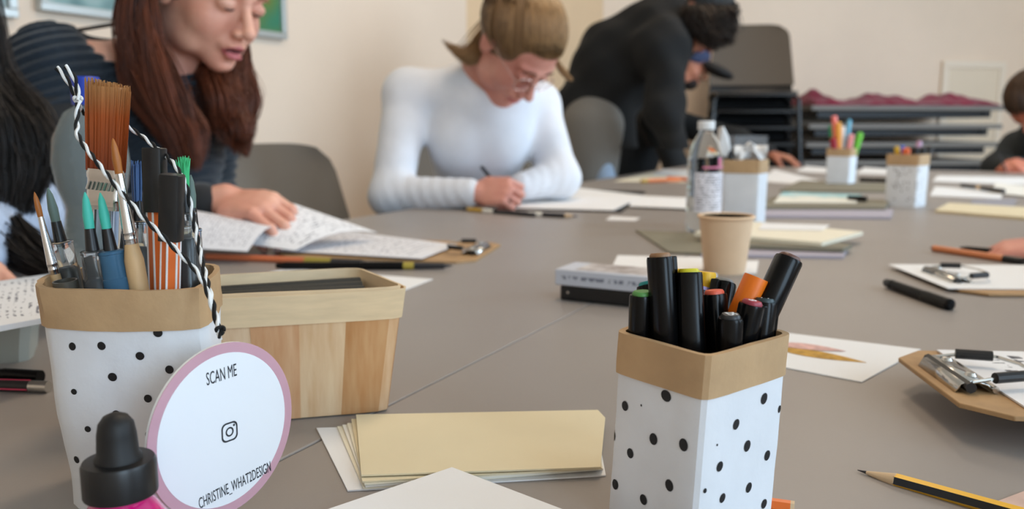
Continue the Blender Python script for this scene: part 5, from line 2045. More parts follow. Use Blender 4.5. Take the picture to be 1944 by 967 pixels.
def head(f, R, c, s=1.0, open_mouth=0.0, male=False):
    """local: x = the person's right, y = forward, z = up, origin between the ears at eye height"""
    def L(*p):
        return c + R @ (np.array(p) * s)

    def E(p, r, k=0.01, op='add', Rl=None):
        f.ell(L(*p), np.array(r) * s, R if Rl is None else R @ Rl, k * s, op)
    E((0, -.018, .030), (.073, .094, .083), .0)
    E((0, .028, -.022), (.061, .056, .072), .02)
    E((0, .044, .036), (.057, .040, .045), .02)
    E((0, .022, -.068), (.051, .050, .036), .022)
    E((0, .062, -.098), (.021, .018, .017), .026)
    for q in (-1, 1):
        E((q * .037, .050, -.036), (.025, .026, .028), .016)
        E((q * .047, .018, -.078), (.013, .030, .018), .02)
        f.cap(L(q * .010, .088, .016), L(q * .046, .074, .020), .0050 * s, .0045 * s, .014 * s)
        E((q * .031, .104, -.001), (.017, .018, .011), .014, 'sub')
        E((q * .031, .0755, -.002), (.0150, .0125, .0115), .004)
        # upper lid, lowered
        E((q * .031, .0785, .0005), (.0148, .0112, .0082), .003)
        E((q * .0755, -.012, -.008), (.007, .017, .029), .006, Rl=np.array(Rot(q * 18, 8, 0)))
        E((q * .081, -.008, -.004), (.004, .010, .018), .004, 'sub', Rl=np.array(Rot(q * 18, 8, 0)))
    f.cap(L(0, .084, .006), L(0, .108, -.034), .0068 * s, .0086 * s, .012 * s)
    E((0, .1100, -.0375), (.0098, .0092, .0088), .006)
    for q in (-1, 1):
        E((q * .0115, .0955, -.042), (.0068, .0095, .0072), .005)
        E((q * .0055, .1000, -.0485), (.0028, .0045, .0030), .002, 'sub')
    E((0, .080, -.064), (.024, .012, .014), .012)
    E((0, .0895, -.0635 + open_mouth * .3), (.0185, .0085, .0050), .004)
    E((0, .0875, -.0775 - open_mouth), (.0165, .0085, .0062), .004)
    E((0, .097, -.0702 - open_mouth * .3), (.0175, .0120, .0014 + open_mouth * .7), .002, 'sub')
    E((0, .086, -.0905 - open_mouth), (.016, .008, .0045), .008, 'sub')
    return L


def hand(f, wrist, d, pn, thumb, s=1.0, curl=(0.5, 0.7, 0.5), spread=0.1, tcurl=0.3, thumb_out=0.6):
    """wrist point, direction of the palm, palm normal, thumb side; curl = bends of the three joints of every finger"""
    d = d / np.linalg.norm(d)
    pn = pn - d * (pn @ d)
    pn /= np.linalg.norm(pn)
    lat = thumb - d * (thumb @ d) - pn * (thumb @ pn)
    lat /= np.linalg.norm(lat)
    R = np.stack([lat, d, pn], 1)
    f.ell(wrist + d * .046 * s, V3(.039, .052, .0145) * s, R, .012 * s)
    f.ell(wrist + d * .030 * s + lat * .022 * s + pn * .006 * s, V3(.018, .032, .014) * s, R, .014 * s)
    tips = []
    for i, (x, ln) in enumerate(((.029, .95), (.0095, 1.06), (-.0100, 1.0), (-.0285, .80))):
        p = wrist + d * (.084 - .004 * abs(i - 1)) * s + lat * x * s
        a = 0.0
        dd = d + lat * (x / .03) * spread
        dd /= np.linalg.norm(dd)
        q = p - d * .02 * s
        f.cap(q, p, .0095 * s, .0092 * s, .008 * s)
        for j, (sl, r0, r1) in enumerate(((.043, .0092, .0084), (.027, .0084, .0076), (.021, .0076, .0062))):
            a += curl[j] * (1 + 0.08 * i)
            v = dd * math.cos(a) + pn * math.sin(a)
            e = p + v * sl * ln * s
            f.cap(p, e, r0 * s, r1 * s, .0035 * s)
            p = e
        tips.append(p)
    p = wrist + d * .026 * s + lat * .030 * s + pn * .006 * s
    v = d * (1 - thumb_out * .5) + lat * thumb_out + pn * .35
    v /= np.linalg.norm(v)
    e = p + v * .036 * s
    f.cap(p, e, .0125 * s, .0105 * s, .010 * s)
    v2 = v + pn * tcurl + d * tcurl * .6 - lat * tcurl
    v2 /= np.linalg.norm(v2)
    e2 = e + v2 * .030 * s
    f.cap(e, e2, .0102 * s, .0090 * s, .005 * s)
    v3 = v2 + pn * tcurl * .7 + d * tcurl * .4
    v3 /= np.linalg.norm(v3)
    e3 = e2 + v3 * .024 * s
    f.cap(e2, e3, .0090 * s, .0066 * s, .004 * s)
    return tips, e3


def skin_mat(name, col, red):
    m = mat(name, col, 0.5, sub=0.12, var=0.5, vscale=14, col2=red)
    return m


def hair_mat(name, dark, light, rough=0.38):
    m = bpy.data.materials.new(name)
    m.use_nodes = True
    nt = m.node_tree
    a = nt.nodes.new('ShaderNodeAttribute')
    a.attribute_name = 'shade'
    r = nt.nodes.new('ShaderNodeValToRGB')
    r.color_ramp.elements[0].color = lin(dark)
    r.color_ramp.elements[1].color = lin(light)
    nt.links.new(a.outputs['Fac'], r.inputs[0])
    b = nt.nodes['Principled BSDF']
    nt.links.new(r.outputs[0], b.inputs['Base Color'])
    b.inputs['Roughness'].default_value = rough
    b.inputs['Specular IOR Level'].default_value = 0.35
    return m


def strands(name, paths, radii, shade, m, parent):
    """paths (N, M, 3): thin three-sided tapering strands in one mesh"""
    N, Mn, _ = paths.shape
    t = np.gradient(paths, axis=1)
    t /= np.linalg.norm(t, axis=2, keepdims=True) + 1e-9
    ref = np.where(np.abs(t[..., 2:3]) < 0.9, V3(0, 0, 1), V3(1, 0, 0))
    u = np.cross(t, ref)
    u /= np.linalg.norm(u, axis=2, keepdims=True) + 1e-9
    v = np.cross(t, u)
    tap = (1 - 0.75 * np.linspace(0, 1, Mn) ** 3)[None, :, None]
    rr = np.asarray(radii)[:, None, None] * tap
    ring_ = [paths + rr * (u * math.cos(a) + v * math.sin(a)) for a in (0, 2.094, 4.189)]
    V = np.stack(ring_, 2).reshape(-1, 3)
    base = (np.arange(N)[:, None] * Mn + np.arange(Mn - 1)[None, :]).reshape(-1) * 3
    Q = np.concatenate([np.stack([base + k, base + (k + 1) % 3, base + 3 + (k + 1) % 3, base + 3 + k], 1) for k in range(3)])
    at_ = np.repeat(shade, Mn * 3)
    return np_mesh(name, V, Q, [m], parent, attr=at_)


def guide_strands(guides, n, rg, sigma=0.012, clump=0.75, nclump=14, wave=0.006, wf=2.2, M=18, along=None):
    """guides: list of 3D polylines; strands are spread between neighbouring guides, gathered in locks"""
    G = []
    for g in guides:
        g = [Vector(p) for p in g]
        sp = smooth_path(g, 8)
        idx = np.linspace(0, len(sp) - 1, M)
        a = np.array([tuple(p) for p in sp])
        G.append(np.stack([np.interp(idx, np.arange(len(sp)), a[:, k]) for k in range(3)], 1))
    G = np.array(G)
    K = len(G) - 1
    cl = rg.uniform(0, K, nclump)
    cph = rg.uniform(0, 6.28, nclump)
    cof = rg.normal(0, sigma, (nclump, 3))
    ci = rg.integers(0, nclump, n)
    gpar = np.clip(cl[ci] * clump + rg.uniform(0, K, n) * (1 - clump) + rg.normal(0, .05, n), 0, K - 1e-4)
    i0 = gpar.astype(int)
    w_ = (gpar - i0)[:, None, None]
    P = G[i0] * (1 - w_) + G[i0 + 1] * w_
    t = np.linspace(0, 1, M)[None, :, None]
    off = cof[ci] * clump + rg.normal(0, sigma * .55, (n, 3))
    P = P + off[:, None, :] * (0.35 + 0.65 * np.sin(np.pi * np.minimum(t * 1.1, 1)))
    ph = cph[ci] + rg.normal(0, .25, n)
    wv = np.sin(2 * np.pi * wf * t[..., 0] + ph[:, None]) * np.minimum(1, t[..., 0] * 2)
    P[..., 0] += wave * wv
    P[..., 1] += wave * .6 * np.cos(2 * np.pi * wf * t[..., 0] + ph[:, None] * 1.3)
    end = 1 - .38 * rg.uniform(0, 1, n) ** 1.6
    idx = np.linspace(0, 1, M)[None, :] * end[:, None] * (M - 1)
    lo = np.floor(idx).astype(int).clip(0, M - 2)
    fr = (idx - lo)[..., None]
    ar = np.arange(n)[:, None]
    return P[ar, lo] * (1 - fr) + P[ar, lo + 1] * fr, ci


def scalp_strands(R, c, s, n, rg, crown=(0, -.7, .75), ends=None, M=12, rad=(.079, .101, .090), jitter=.004):
    """strands lying on the skull from the crown to the hairline; ends: function azimuth -> local end direction"""
    cr = np.array(crown, float)
    cr /= np.linalg.norm(cr)
    P = np.zeros((n, M, 3))
    for i in range(n):
        e = ends(rg)
        e = e / np.linalg.norm(e)
        om = math.acos(np.clip(cr @ e, -1, 1))
        st0 = rg.uniform(0, .45)
        for j in range(M):
            t = st0 + (1 - st0) * j / (M - 1)
            d = (math.sin((1 - t) * om) * cr + math.sin(t * om) * e) / math.sin(om)
            r = 1 / math.sqrt((d[0] / rad[0]) ** 2 + (d[1] / rad[1]) ** 2 + (d[2] / rad[2]) ** 2)
            P[i, j] = d * (r + rg.uniform(-.2, 1) * jitter * .3 + jitter * math.sin(math.pi * t) * .6)
    return c + (P * s + V3(0, -.018, .030) * s) @ R.T


def paint_faces(V, Q, tests):
    ctr = V[Q].mean(1)
    mi = np.zeros(len(Q), int)
    for i, fn in tests:
        mi[fn(ctr)] = i
    return mi


M_SKIN = skin_mat('fair_skin', (230, 178, 154), (214, 148, 126))
M_SKIN2 = skin_mat('rosy_skin', (216, 156, 138), (202, 132, 116))
M_SKIN3 = skin_mat('tan_skin', (190, 132, 106), (168, 104, 82))
M_LIP = mat('lips', (190, 104, 104), 0.35)
M_LIP2 = mat('lips_pale', (196, 112, 106), 0.4)
M_DARK = mat('mouth_dark', (60, 20, 20), 0.6)
M_LASH = mat('lash_brown', (44, 26, 20), 0.6)
M_BROW = mat('brow_brown', (110, 70, 48), 0.8)


def lids(L, parent, Mlash, Mbrow, s=1.0, low=0.0):
    for q in (-1, 1):
        pts = [L(q * (.0165 + .0285 * t), .0885 - .0085 * (2 * t - 0.85) ** 2 - .004 * t, -.0060 - .0040 * math.sin(math.pi * t) + .002 * t + low) for t in np.linspace(0, 1, 9)]
        MB().tube(pts, [s * r for r in (.0005, .0010, .0013, .0015, .0016, .0017, .0017, .0015, .0007)], 6).obj('eyelash', Mlash, parent, world=True, smooth=60)
        pts = [L(q * (.012 + .036 * t), .0925 - .010 * t * t, .0165 + .006 * math.sin(math.pi * (t * .8 + .1)) - .003 * t) for t in np.linspace(0, 1, 9)]
        MB().tube(pts, [s * r for r in (.0016, .0024, .0026, .0026, .0024, .0021, .0017, .0013, .0006)], 6).obj('eyebrow', Mbrow, parent, world=True, smooth=60)


def mouth_tests(R, c, s, om=0.0):
    def loc(p):
        return ((p - c) @ R) / s
    def up(p):
        q = loc(p)
        w_ = np.clip(1 - (q[:, 0] / .0215) ** 2, 0, 1)
        return (q[:, 1] > .078) & (np.abs(q[:, 0]) < .021) & (q[:, 2] < -.0700 + .0085 * w_ + om * .3) & (q[:, 2] > -.0700 - .0145 * w_ - om)
    def dk(p):
        q = loc(p)
        return (q[:, 1] > .068) & (np.abs(q[:, 0]) < .0175) & (np.abs(q[:, 2] + .0702 + om * .3) < .0012 + om * .5) & (q[:, 1] < .0905)
    return up, dk

# ================================================================== red-haired woman leaning over her papers
zt = T
wl = thing('person', 'woman with long auburn hair in a dark ribbed sweater leaning over printed pages', 'person', an(1.05, 1.40))
R1 = Rot(-121.5, -21, -3.6)
C1 = V3(-.491, 1.421, zt + .404)
NB = V3(-.600, 1.468, zt + .300)
RS, LS = A3(92, 128, 1.33), V3(-.565, 1.610, zt + .245)
RE = A3(140, 455, 1.28)
RW = A3(428, 378, 1.305)
LE = V3(-.600, 1.640, zt + .035)
LW = V3(-.47, 1.50, zt + .030)
CH, BE, HI = V3(-.635, 1.475, zt + .15), V3(-.69, 1.52, zt - .03), V3(-.735, 1.555, zt - .20)
f = Field((-.92, 1.10, zt - .30), (-.26, 1.80, zt + .53), .0029)
L1 = head(f, R1, C1, 1.0, .0022)
f.chain([L1(0, -.025, -.045), (L1(0, -.03, -.09) + NB) / 2, NB + V3(0, 0, -.01)], [.054, .050, .056], .03)
f.chain([RS + V3(.02, .02, 0), NB - V3(0, 0, .045), LS], [.046, .070, .046], .05)
f.chain([NB - V3(.01, -.01, .06), CH, BE, HI], [.072, .090, .09, .10], .05)
f.chain([RS, RE, RW], [.044, .036, .024], .02)
f.chain([LS, LE, LW], [.044, .036, .024], .02)
hd = A3(505, 392, 1.27) - RW
hand(f, RW, hd, V3(.15, .35, -1), V3(-.1, -1, .1), .96, (.45, .75, .55), .12, .55, .35)
hand(f, LW, V3(.6, -.6, -.1), V3(0, 0, -1), V3(-.6, -.6, 0), .95, (.3, .4, .3), .1)
V, Q = f.mesh()
up_, dk_ = mouth_tests(R1, C1, 1.0, .0022)
np_mesh('body', V, Q, [M_SKIN, M_LIP, M_DARK], wl, paint_faces(V, Q, [(1, up_), (2, dk_)]))
lids(L1, wl, M_LASH, mat('brow_auburn', (150, 96, 70), 0.8))
# sweater: wide neckline, ribbed
f = Field((-.95, 1.10, zt - .32), (-.30, 1.80, zt + .40), .0032)
f.chain([RS + V3(.015, .015, .002), NB - V3(.015, 0, .045), LS], [.060, .088, .060], .05)
f.chain([NB - V3(.01, 0, .06), CH, BE, HI], [.100, .115, .110, .130], .06)
f.chain([RS, RS * .5 + RE * .5], [.062, .054], .03)
f.chain([LS, LE, LW + (LE - LW) * .15], [.060, .050, .036], .03)
neck_c = NB + V3(.030, -.055, .050)
f.ell(neck_c, V3(.120, .135, .085), None, .015, 'sub')
dirr = (RE - RS) / np.linalg.norm(RE - RS)
f.ripple(lambda p: np.sin(2 * np.pi * ((p - RS) @ V3(.38, -.10, -.92)) / .0150), .0030)
V, Q = f.mesh()
M_KNIT = mat('navy_ribbed_knit', (30, 40, 50), 0.9, var=0.2, vscale=120, bump=0.3, bscale=400, sheen=0.2)
np_mesh('ribbed_sweater', V, Q, [M_KNIT], wl)
f = Field((-.95, 1.10, zt - .10), (-.30, 1.50, zt + .36), .004)
f.chain([RS * .72 + RE * .28 + V3(-.008, 0, 0), RS * .5 + RE * .5, RE, RW + (RE - RW) * .16], [.062, .064, .054, .036], .03)
V, Q = f.mesh()
np_mesh('black_sleeve', V, Q, [mat('black_knit', (20, 22, 25), 0.85, sheen=0.2)], wl)
MB().tube([RS + V3(.02, .02, .055), NB + V3(-.045, -.055, .052), NB + V3(-.01, -.085, .020), NB + V3(.02, -.10, -.03)], .0032, 8).obj('strap', mat('black_strap', (16, 16, 18), 0.6), wl, world=True)
f = Field((-1.1, 1.0, 0), (-.1, 1.9, zt - .12), .012)
f.chain([HI + V3(-.02, .09, -.01), V3(-.40, 1.46, .52), V3(-.42, 1.45, .05), V3(-.33, 1.41, .04)], [.10, .075, .05, .04], .03)
f.chain([HI + V3(-.06, -.07, -.01), V3(-.48, 1.30, .52), V3(-.50, 1.29, .05), V3(-.41, 1.25, .04)], [.10, .075, .05, .04], .03)
V, Q = f.mesh()
np_mesh('trousers', V, Q, [mat('dark_denim', (34, 38, 48), 0.8)], wl)
# hair
rgn = np.random.default_rng(5)
M_AUB = hair_mat('auburn_hair', (30, 14, 9), (132, 70, 44), .42)
f = Field(C1 - .16, C1 + .16, .004)
f.ell(C1 + R1 @ V3(0, -.020, .032), V3(.082, .102, .091), R1, 0)
f.ell(C1 + R1 @ V3(0, .085, -.045), V3(.071, .085, .098), R1, .012, 'sub')
f.ell(C1 + R1 @ V3(0, .01, -.10), V3(.09, .11, .08), R1, .012, 'sub')
V, Q = f.mesh()
hs = np_mesh('hair', V, Q, [M_AUB], wl, attr=np.full(len(V), .12))
near = [[(232, -60, 1.43), (234, 10, 1.42), (242, 90, 1.41), (254, 170, 1.39), (296, 235, 1.37), (345, 285, 1.35)],
        [(250, -70, 1.37), (240, 0, 1.35), (238, 60, 1.34), (243, 120, 1.335), (260, 180, 1.33), (298, 245, 1.33), (335, 296, 1.33)],
        [(262, -80, 1.36), (262, 0, 1.335), (266, 60, 1.33), (276, 130, 1.325), (302, 200, 1.32), (338, 260, 1.32), (360, 316, 1.315)],
        [(272, -90, 1.355), (276, -10, 1.332), (284, 50, 1.328), (304, 112, 1.326), (336, 182, 1.322), (366, 245, 1.32), (376, 326, 1.315)],
        [(280, -90, 1.355), (286, -5, 1.332), (298, 55, 1.33), (322, 130, 1.335), (360, 195, 1.335), (384, 245, 1.335), (382, 312, 1.33)]]
farc = [[(462, -60, 1.51), (470, 20, 1.51), (484, 80, 1.50), (490, 130, 1.49), (506, 180, 1.48), (500, 230, 1.48), (468, 305, 1.475)],
        [(455, -60, 1.52), (465, 40, 1.52), (466, 100, 1.51), (462, 142, 1.50), (478, 190, 1.49), (476, 240, 1.485), (464, 300, 1.48)],
        [(440, 40, 1.50), (425, 110, 1.45), (420, 150, 1.41), (430, 190, 1.40), (446, 230, 1.40), (452, 262, 1.40), (458, 290, 1.40)],
        [(400, 40, 1.50), (378, 110, 1.45), (362, 150, 1.40), (370, 190, 1.385), (390, 225, 1.38), (404, 250, 1.38), (402, 275, 1.38)]]
P, ci = guide_strands([[at(*p) for p in g] for g in near], 2000, rgn, .0095, .85, 22, .008, 1.5, 22)
sh = np.clip(rgn.beta(1.6, 3, 40)[ci] * .7 + rgn.uniform(0, .45, len(P)), 0, 1)
o = strands('hair_locks', P, rgn.uniform(.0007, .0014, len(P)), sh, M_AUB, hs)
P, ci = guide_strands([[at(*p) for p in g] for g in farc], 1500, rgn, .009, .85, 20, .009, 1.7, 22)
sh = np.clip(rgn.beta(1.6, 3, 40)[ci] * .7 + rgn.uniform(0, .45, len(P)), 0, 1)
strands('hair_locks', P, rgn.uniform(.0007, .0014, len(P)), sh, M_AUB, hs)


def ends_full(rg):
    a = rg.uniform(-math.pi, math.pi)
    return V3(math.sin(a), math.cos(a), .25 if abs(a) < 1.0 else -.25)


P = scalp_strands(R1, C1, 1.0, 900, rgn, (0.05, .2, 1.0), ends_full, rad=(.083, .103, .092))
strands('hair_locks', P, rgn.uniform(.0008, .0014, len(P)), rgn.uniform(0, .7, len(P)), M_AUB, hs)
# chair she sits on
cw1 = HI - V3(0, 0, 0)
dup(ch1, Vector((HI[0], HI[1], 0)) + NX * 0.05, label='grey shell chair under the red-haired woman')

# ================================================================== woman in white writing
ww = thing('person', 'woman in a white long-sleeved top with glasses, writing with her head bowed', 'person', an(2.15, 1.30))
R2 = Rot(-134.7, -56, 1.9)
C2 = V3(.014, 1.960, zt + .368)
NB2 = V3(-.060, 2.090, zt + .300)
RS2, LS2 = A3(775, 178, 2.10), A3(1018, 200, 2.20)
RE2, LE2 = A3(742, 372, 1.99), A3(1062, 338, 2.07)
RW2 = A3(903, 366, 1.90)
LW2 = A3(985, 356, 1.99)
CH2, BE2, HI2 = V3(-.085, 2.145, zt + .155), V3(-.100, 2.24, zt - .03), V3(-.115, 2.32, zt - .20)
f = Field((-.42, 1.72, zt - .30), (.30, 2.48, zt + .52), .0032)
L2 = head(f, R2, C2, 1.05)
f.chain([L2(0, -.028, -.045), (L2(0, -.03, -.09) + NB2) / 2, NB2], [.050, .048, .052], .03)
f.chain([RS2, NB2 - V3(0, 0, .045), LS2], [.044, .064, .044], .05)
f.chain([NB2 - V3(0, 0, .05), CH2, BE2, HI2], [.080, .095, .09, .11], .05)
f.chain([RS2, RE2, RW2], [.042, .034, .023], .02)
f.chain([LS2, LE2, LW2], [.042, .034, .023], .02)
tips2, _ = hand(f, RW2, A3(972, 362, 1.87) - RW2, V3(.35, .75, -.55), V3(-.2, .45, .9), .92, (1.0, 1.15, .7), .03, .7, .25)
hand(f, LW2, V3(-.9, -.35, -.12), V3(0, -.1, -1), V3(.3, .9, .1), .90, (.35, .5, .4), .06, .3, .3)
V, Q = f.mesh()
up_, dk_ = mouth_tests(R2, C2, 1.05)
np_mesh('body', V, Q, [M_SKIN2, M_LIP2, M_DARK], ww, paint_faces(V, Q, [(1, up_)]))
lids(L2, ww, M_LASH, M_BROW, 1.05)
f = Field((-.46, 1.76, zt - .32), (.32, 2.52, zt + .40), .0038)
f.chain([RS2, NB2 - V3(.005, -.01, .047), LS2], [.057, .080, .057], .05)
f.chain([NB2 - V3(0, -.01, .06), CH2, BE2, HI2], [.100, .112, .100, .125], .06)
f.ell(CH2 + V3(-.050, -.078, -.010), V3(.058, .055, .065), None, .05)
f.ell(CH2 + V3(.062, -.062, -.010), V3(.058, .055, .065), None, .05)
f.chain([RS2, RE2, RW2 + (RE2 - RW2) * .08], [.058, .047, .033], .03)
f.chain([LS2, LE2, LW2 + (LE2 - LW2) * .08], [.058, .047, .033], .03)
f.ell(NB2 + V3(.035, -.055, .050), V3(.088, .092, .085), None, .012, 'sub')
# soft folds along sleeves and at the elbows
def folds(p):
    r = np.zeros(len(p))
    for (a, b, fr) in ((RE2, RW2, .030), (LE2, LW2, .026), (RS2, RE2, .055)):
        t = np.clip(((p - a) @ (b - a)) / ((b - a) @ (b - a)), 0, 1)
        d = np.linalg.norm(p - (a + t[:, None] * (b - a)), axis=1)
        wgt = np.exp(-(d / .06) ** 4)
        r += wgt * np.sin(2 * np.pi * (t * np.linalg.norm(b - a) + .35 * p[:, 2]) / fr) * .6
    return r
f.ripple(folds, .0013)
V, Q = f.mesh()
np_mesh('white_top', V, Q, [mat('white_jersey', (226, 229, 236), 0.85, var=0.03, vscale=30, bump=0.05, bscale=300, sheen=0.15)], ww)
f = Field((-.6, 1.7, 0), (.4, 2.6, zt - .12), .012)
f.chain([HI2 + V3(-.08, .0, -.01), V3(-.10, 2.02, .52), V3(-.12, 2.04, .05), V3(-.08, 1.94, .04)], [.10, .075, .05, .04], .03)
f.chain([HI2 + V3(.08, .02, -.01), V3(.08, 2.08, .52), V3(.06, 2.10, .05), V3(.10, 2.0, .04)], [.10, .075, .05, .04], .03)
V, Q = f.mesh()
np_mesh('trousers', V, Q, [mat('dark_denim', (34, 38, 48), 0.8)], ww)
rgn = np.random.default_rng(9)
M_BRN = hair_mat('light_brown_hair', (66, 46, 30), (196, 154, 106), .45)
f = Field(C2 - .16, C2 + .16, .004)
f.ell(C2 + R2 @ (V3(0, -.023, .035) * 1.05), V3(.090, .112, .099), R2, 0)
f.ell(C2 + R2 @ V3(0, .104, -.044), V3(.088, .078, .096), R2, .012, 'sub')
f.ell(C2 + R2 @ V3(0, .02, -.105), V3(.10, .10, .085), R2, .012, 'sub')
for q in (-1, 1):
    f.ell(C2 + R2 @ V3(q * .092, .010, -.024), V3(.024, .032, .038), R2, .008, 'sub')
V, Q = f.mesh()
hs2 = np_mesh('hair', V, Q, [M_BRN], ww, attr=np.full(len(V), .25))


def ends_w(rg):
    a = rg.uniform(-math.pi, math.pi)
    z = .30 if abs(a) < .75 else (-.05 if abs(a) < 1.25 else -.35)
    return V3(math.sin(a), math.cos(a), z)


P = scalp_strands(R2, C2, 1.05, 2300, rgn, (0, -.75, .65), ends_w, rad=(.0865, .108, .0955), jitter=.006)
azl = ((P[:, -1] - C2) @ R2)
sh = np.clip(.30 + 3.0 * azl[:, 1] + rgn.normal(0, .16, len(P)), 0, 1)
strands('hair_locks', P, rgn.uniform(.0008, .0015, len(P)), sh, M_BRN, hs2)
nape = [[(935, 20, 2.03), (905, 60, 2.03), (875, 92, 2.02), (838, 74, 2.01)], [(940, 40, 2.00), (915, 80, 2.00), (888, 108, 1.99), (850, 88, 1.99)], [(945, 60, 1.97), (925, 95, 1.965), (905, 122, 1.965), (870, 112, 1.97)]]
P, ci = guide_strands([[at(*p) for p in g] for g in nape], 700, rgn, .010, .6, 14, .003, 1.0, 14)
sh = np.clip(rgn.uniform(.15, .75, len(P)), 0, 1)
strands('hair_locks', P, rgn.uniform(.0007, .0013, len(P)), sh, M_BRN, hs2)
tail = [[(1060, 110, 2.02), (1070, 128, 2.02), (1080, 142, 2.02), (1088, 152, 2.02)], [(1055, 118, 2.02), (1064, 134, 2.02), (1074, 146, 2.02), (1082, 150, 2.02)]]
P, ci = guide_strands([[at(*p) for p in g] for g in tail], 120, rgn, .005, .5, 6, .003, 1.0, 12)
strands('hair_locks', P, rgn.uniform(.0006, .0011, len(P)), rgn.uniform(.4, 1, len(P)), M_BRN, hs2)
# glasses
M_ROSE = mat('rose_gold_wire', (214, 180, 168), 0.25, metal=0.8)
gl = MB()
for q in (-1, 1):
    ring_ = [L2(q * .033 + .0225 * math.cos(a), .1035 - .010 * (q * math.cos(a) + 1) * .5, -.008 + .0185 * math.sin(a)) for a in np.linspace(0, 2 * math.pi, 25)]
    gl.tube(ring_, .0013, 6)
    gl.tube([L2(q * .0555, .094, -.004), L2(q * .070, .05, .000), L2(q * .076, .0, .002), L2(q * .076, -.016, -.008)], .0011, 6)
gl.tube([L2(-.011, .1035, -.004), L2(0, .108, -.001), L2(.011, .1035, -.004)], .0012, 6)
gl.obj('glasses', M_ROSE, ww, world=True, smooth=60)
# her pen
a_, b_ = at(914, 317, 1.97), at(972, 388, 1.86)
pn_ = thing('pen', 'black pen held by the woman in white', 'pen', b_, upto(a_ - b_))
Lq = (a_ - b_).length
MB().lathe([(0.0003, 0), (0.0015, 0.008), (0.0042, 0.018), (0.0044, Lq - 0.003), (0.0035, Lq)], 14).obj('barrel', M_BODY, pn_)
dup(ch1, Vector((HI2[0], HI2[1] + 0.02, 0)), rot=frame_rot(Vector((-0.99, -0.15, 0))), label='grey shell chair under the woman in white')

# ================================================================== person in the black sweater, bent over the table
mb1 = thing('person', 'standing person in a black sweater and dark knit hat bent over the far table', 'person', an(3.2, 1.25))
C3 = A3(1338, 38, 3.30)
R3 = Rot(-70, -58, 0)
SH = A3(1258, 62, 3.36)
RS3, LS3 = A3(1262, 85, 3.20), A3(1275, 70, 3.52)
HI3 = A3(1122, 225, 3.47)
MID = A3(1175, 120, 3.42)
RE3, RW3 = A3(1262, 215, 3.12), A3(1290, 298, 3.32)
LE3, LW3 = A3(1250, 235, 3.6), A3(1262, 305, 3.62)
f = Field(HI3 - V3(.25, .45, .1), V3(1.05, 3.95, zt + .85), .0055)
L3 = head(f, R3, C3, 1.0)
f.chain([L3(0, -.03, -.05), SH], [.056, .06], .03)
f.chain([RS3, RE3, RW3], [.045, .036, .027], .02)
f.chain([LS3, LE3, LW3], [.045, .036, .027], .02)
f.chain([SH, MID, HI3], [.09, .11, .12], .05)
hand(f, RW3, A3(1318, 312, 3.36) - RW3, V3(0, .1, -1), V3(.3, .9, 0), 1.0, (.3, .4, .3), .2)
hand(f, LW3, V3(.7, .1, -.3), V3(0, 0, -1), V3(.2, -.9, 0), 1.0, (.3, .4, .3), .2)
V, Q = f.mesh()
np_mesh('body', V, Q, [M_SKIN3], mb1)
f = Field(HI3 - V3(.32, .55, .12), V3(1.05, 3.95, zt + .80), .008)
f.chain([SH, MID, HI3, HI3 + V3(.05, -.02, -.14)], [.135, .160, .150, .140], .08)
f.chain([RS3 + V3(-.02, 0, -.01), SH, LS3 + V3(-.02, 0, -.01)], [.095, .115, .095], .08)
f.chain([RS3, RE3, RW3 + (RE3 - RW3) * .10], [.085, .066, .046], .05)
f.chain([LS3, LE3, LW3 + (LE3 - LW3) * .10], [.080, .066, .046], .05)
f.ripple(lambda p: np.sin(p @ V3(38, 14, 30)) + .6 * np.sin(p @ V3(-20, 30, 55)), .004)
V, Q = f.mesh()
M_BLKS = mat('black_sweatshirt', (17, 18, 19), 0.9)
np_mesh('black_sweater', V, Q, [M_BLKS], mb1)
f = Field((-.1, 3.0, 0), (.75, 3.95, HI3[2] + .1), .012)
for dy in (-.10, .10):
    f.chain([HI3 + V3(.0, dy, -.02), V3(HI3[0] - .02, HI3[1] + dy, .48), V3(HI3[0] - .03, HI3[1] + dy, .05), V3(HI3[0] + .07, HI3[1] + dy, .04)], [.125, .085, .055, .045], .03)
V, Q = f.mesh()
np_mesh('trousers', V, Q, [mat('grey_trousers', (120, 116, 110), 0.85)], mb1)
f = Field(A3(1140, 320, 3.28) - .12, A3(1140, 320, 3.28) + .12, .006)
f.cap(A3(1140, 285, 3.32), A3(1146, 345, 3.30), .035, .05, 0)
V, Q = f.mesh()
np_mesh('shirt_tail', V, Q, [mat('light_denim', (150, 168, 190), 0.85)], mb1)
f = Field(C3 - .2, C3 + .2, .006)
f.ell(C3 + R3 @ V3(0, -.025, .045), V3(.090, .112, .092), R3, 0)
f.ell(C3 + R3 @ V3(0, .06, -.075), V3(.12, .13, .085), R3, .012, 'sub')
f.ripple(lambda p: np.sin(((p - C3) @ R3[:, 0]) * 2 * np.pi / .012), .0012)
V, Q = f.mesh()
np_mesh('knit_hat', V, Q, [mat('charcoal_knit', (44, 47, 49), 0.9)], mb1)
rgn = np.random.default_rng(21)
M_BLKH = hair_mat('dark_curly_hair', (14, 11, 9), (58, 42, 32), .5)
hg = [[(1296, 10, 3.22), (1305, 40, 3.21), (1316, 62, 3.21), (1330, 84, 3.22)], [(1320, 12, 3.20), (1326, 42, 3.19), (1340, 66, 3.19), (1352, 92, 3.20)], [(1350, 14, 3.21), (1352, 44, 3.20), (1362, 66, 3.20), (1372, 84, 3.20)],
      [(1375, 14, 3.25), (1382, 34, 3.25), (1374, 58, 3.25), (1392, 82, 3.25)], [(1388, 12, 3.30), (1390, 26, 3.30), (1386, 40, 3.30), (1398, 44, 3.30)]]
P, ci = guide_strands([[at(*p) for p in g] for g in hg], 1500, rgn, .022, .7, 26, .010, 2.2, 16)
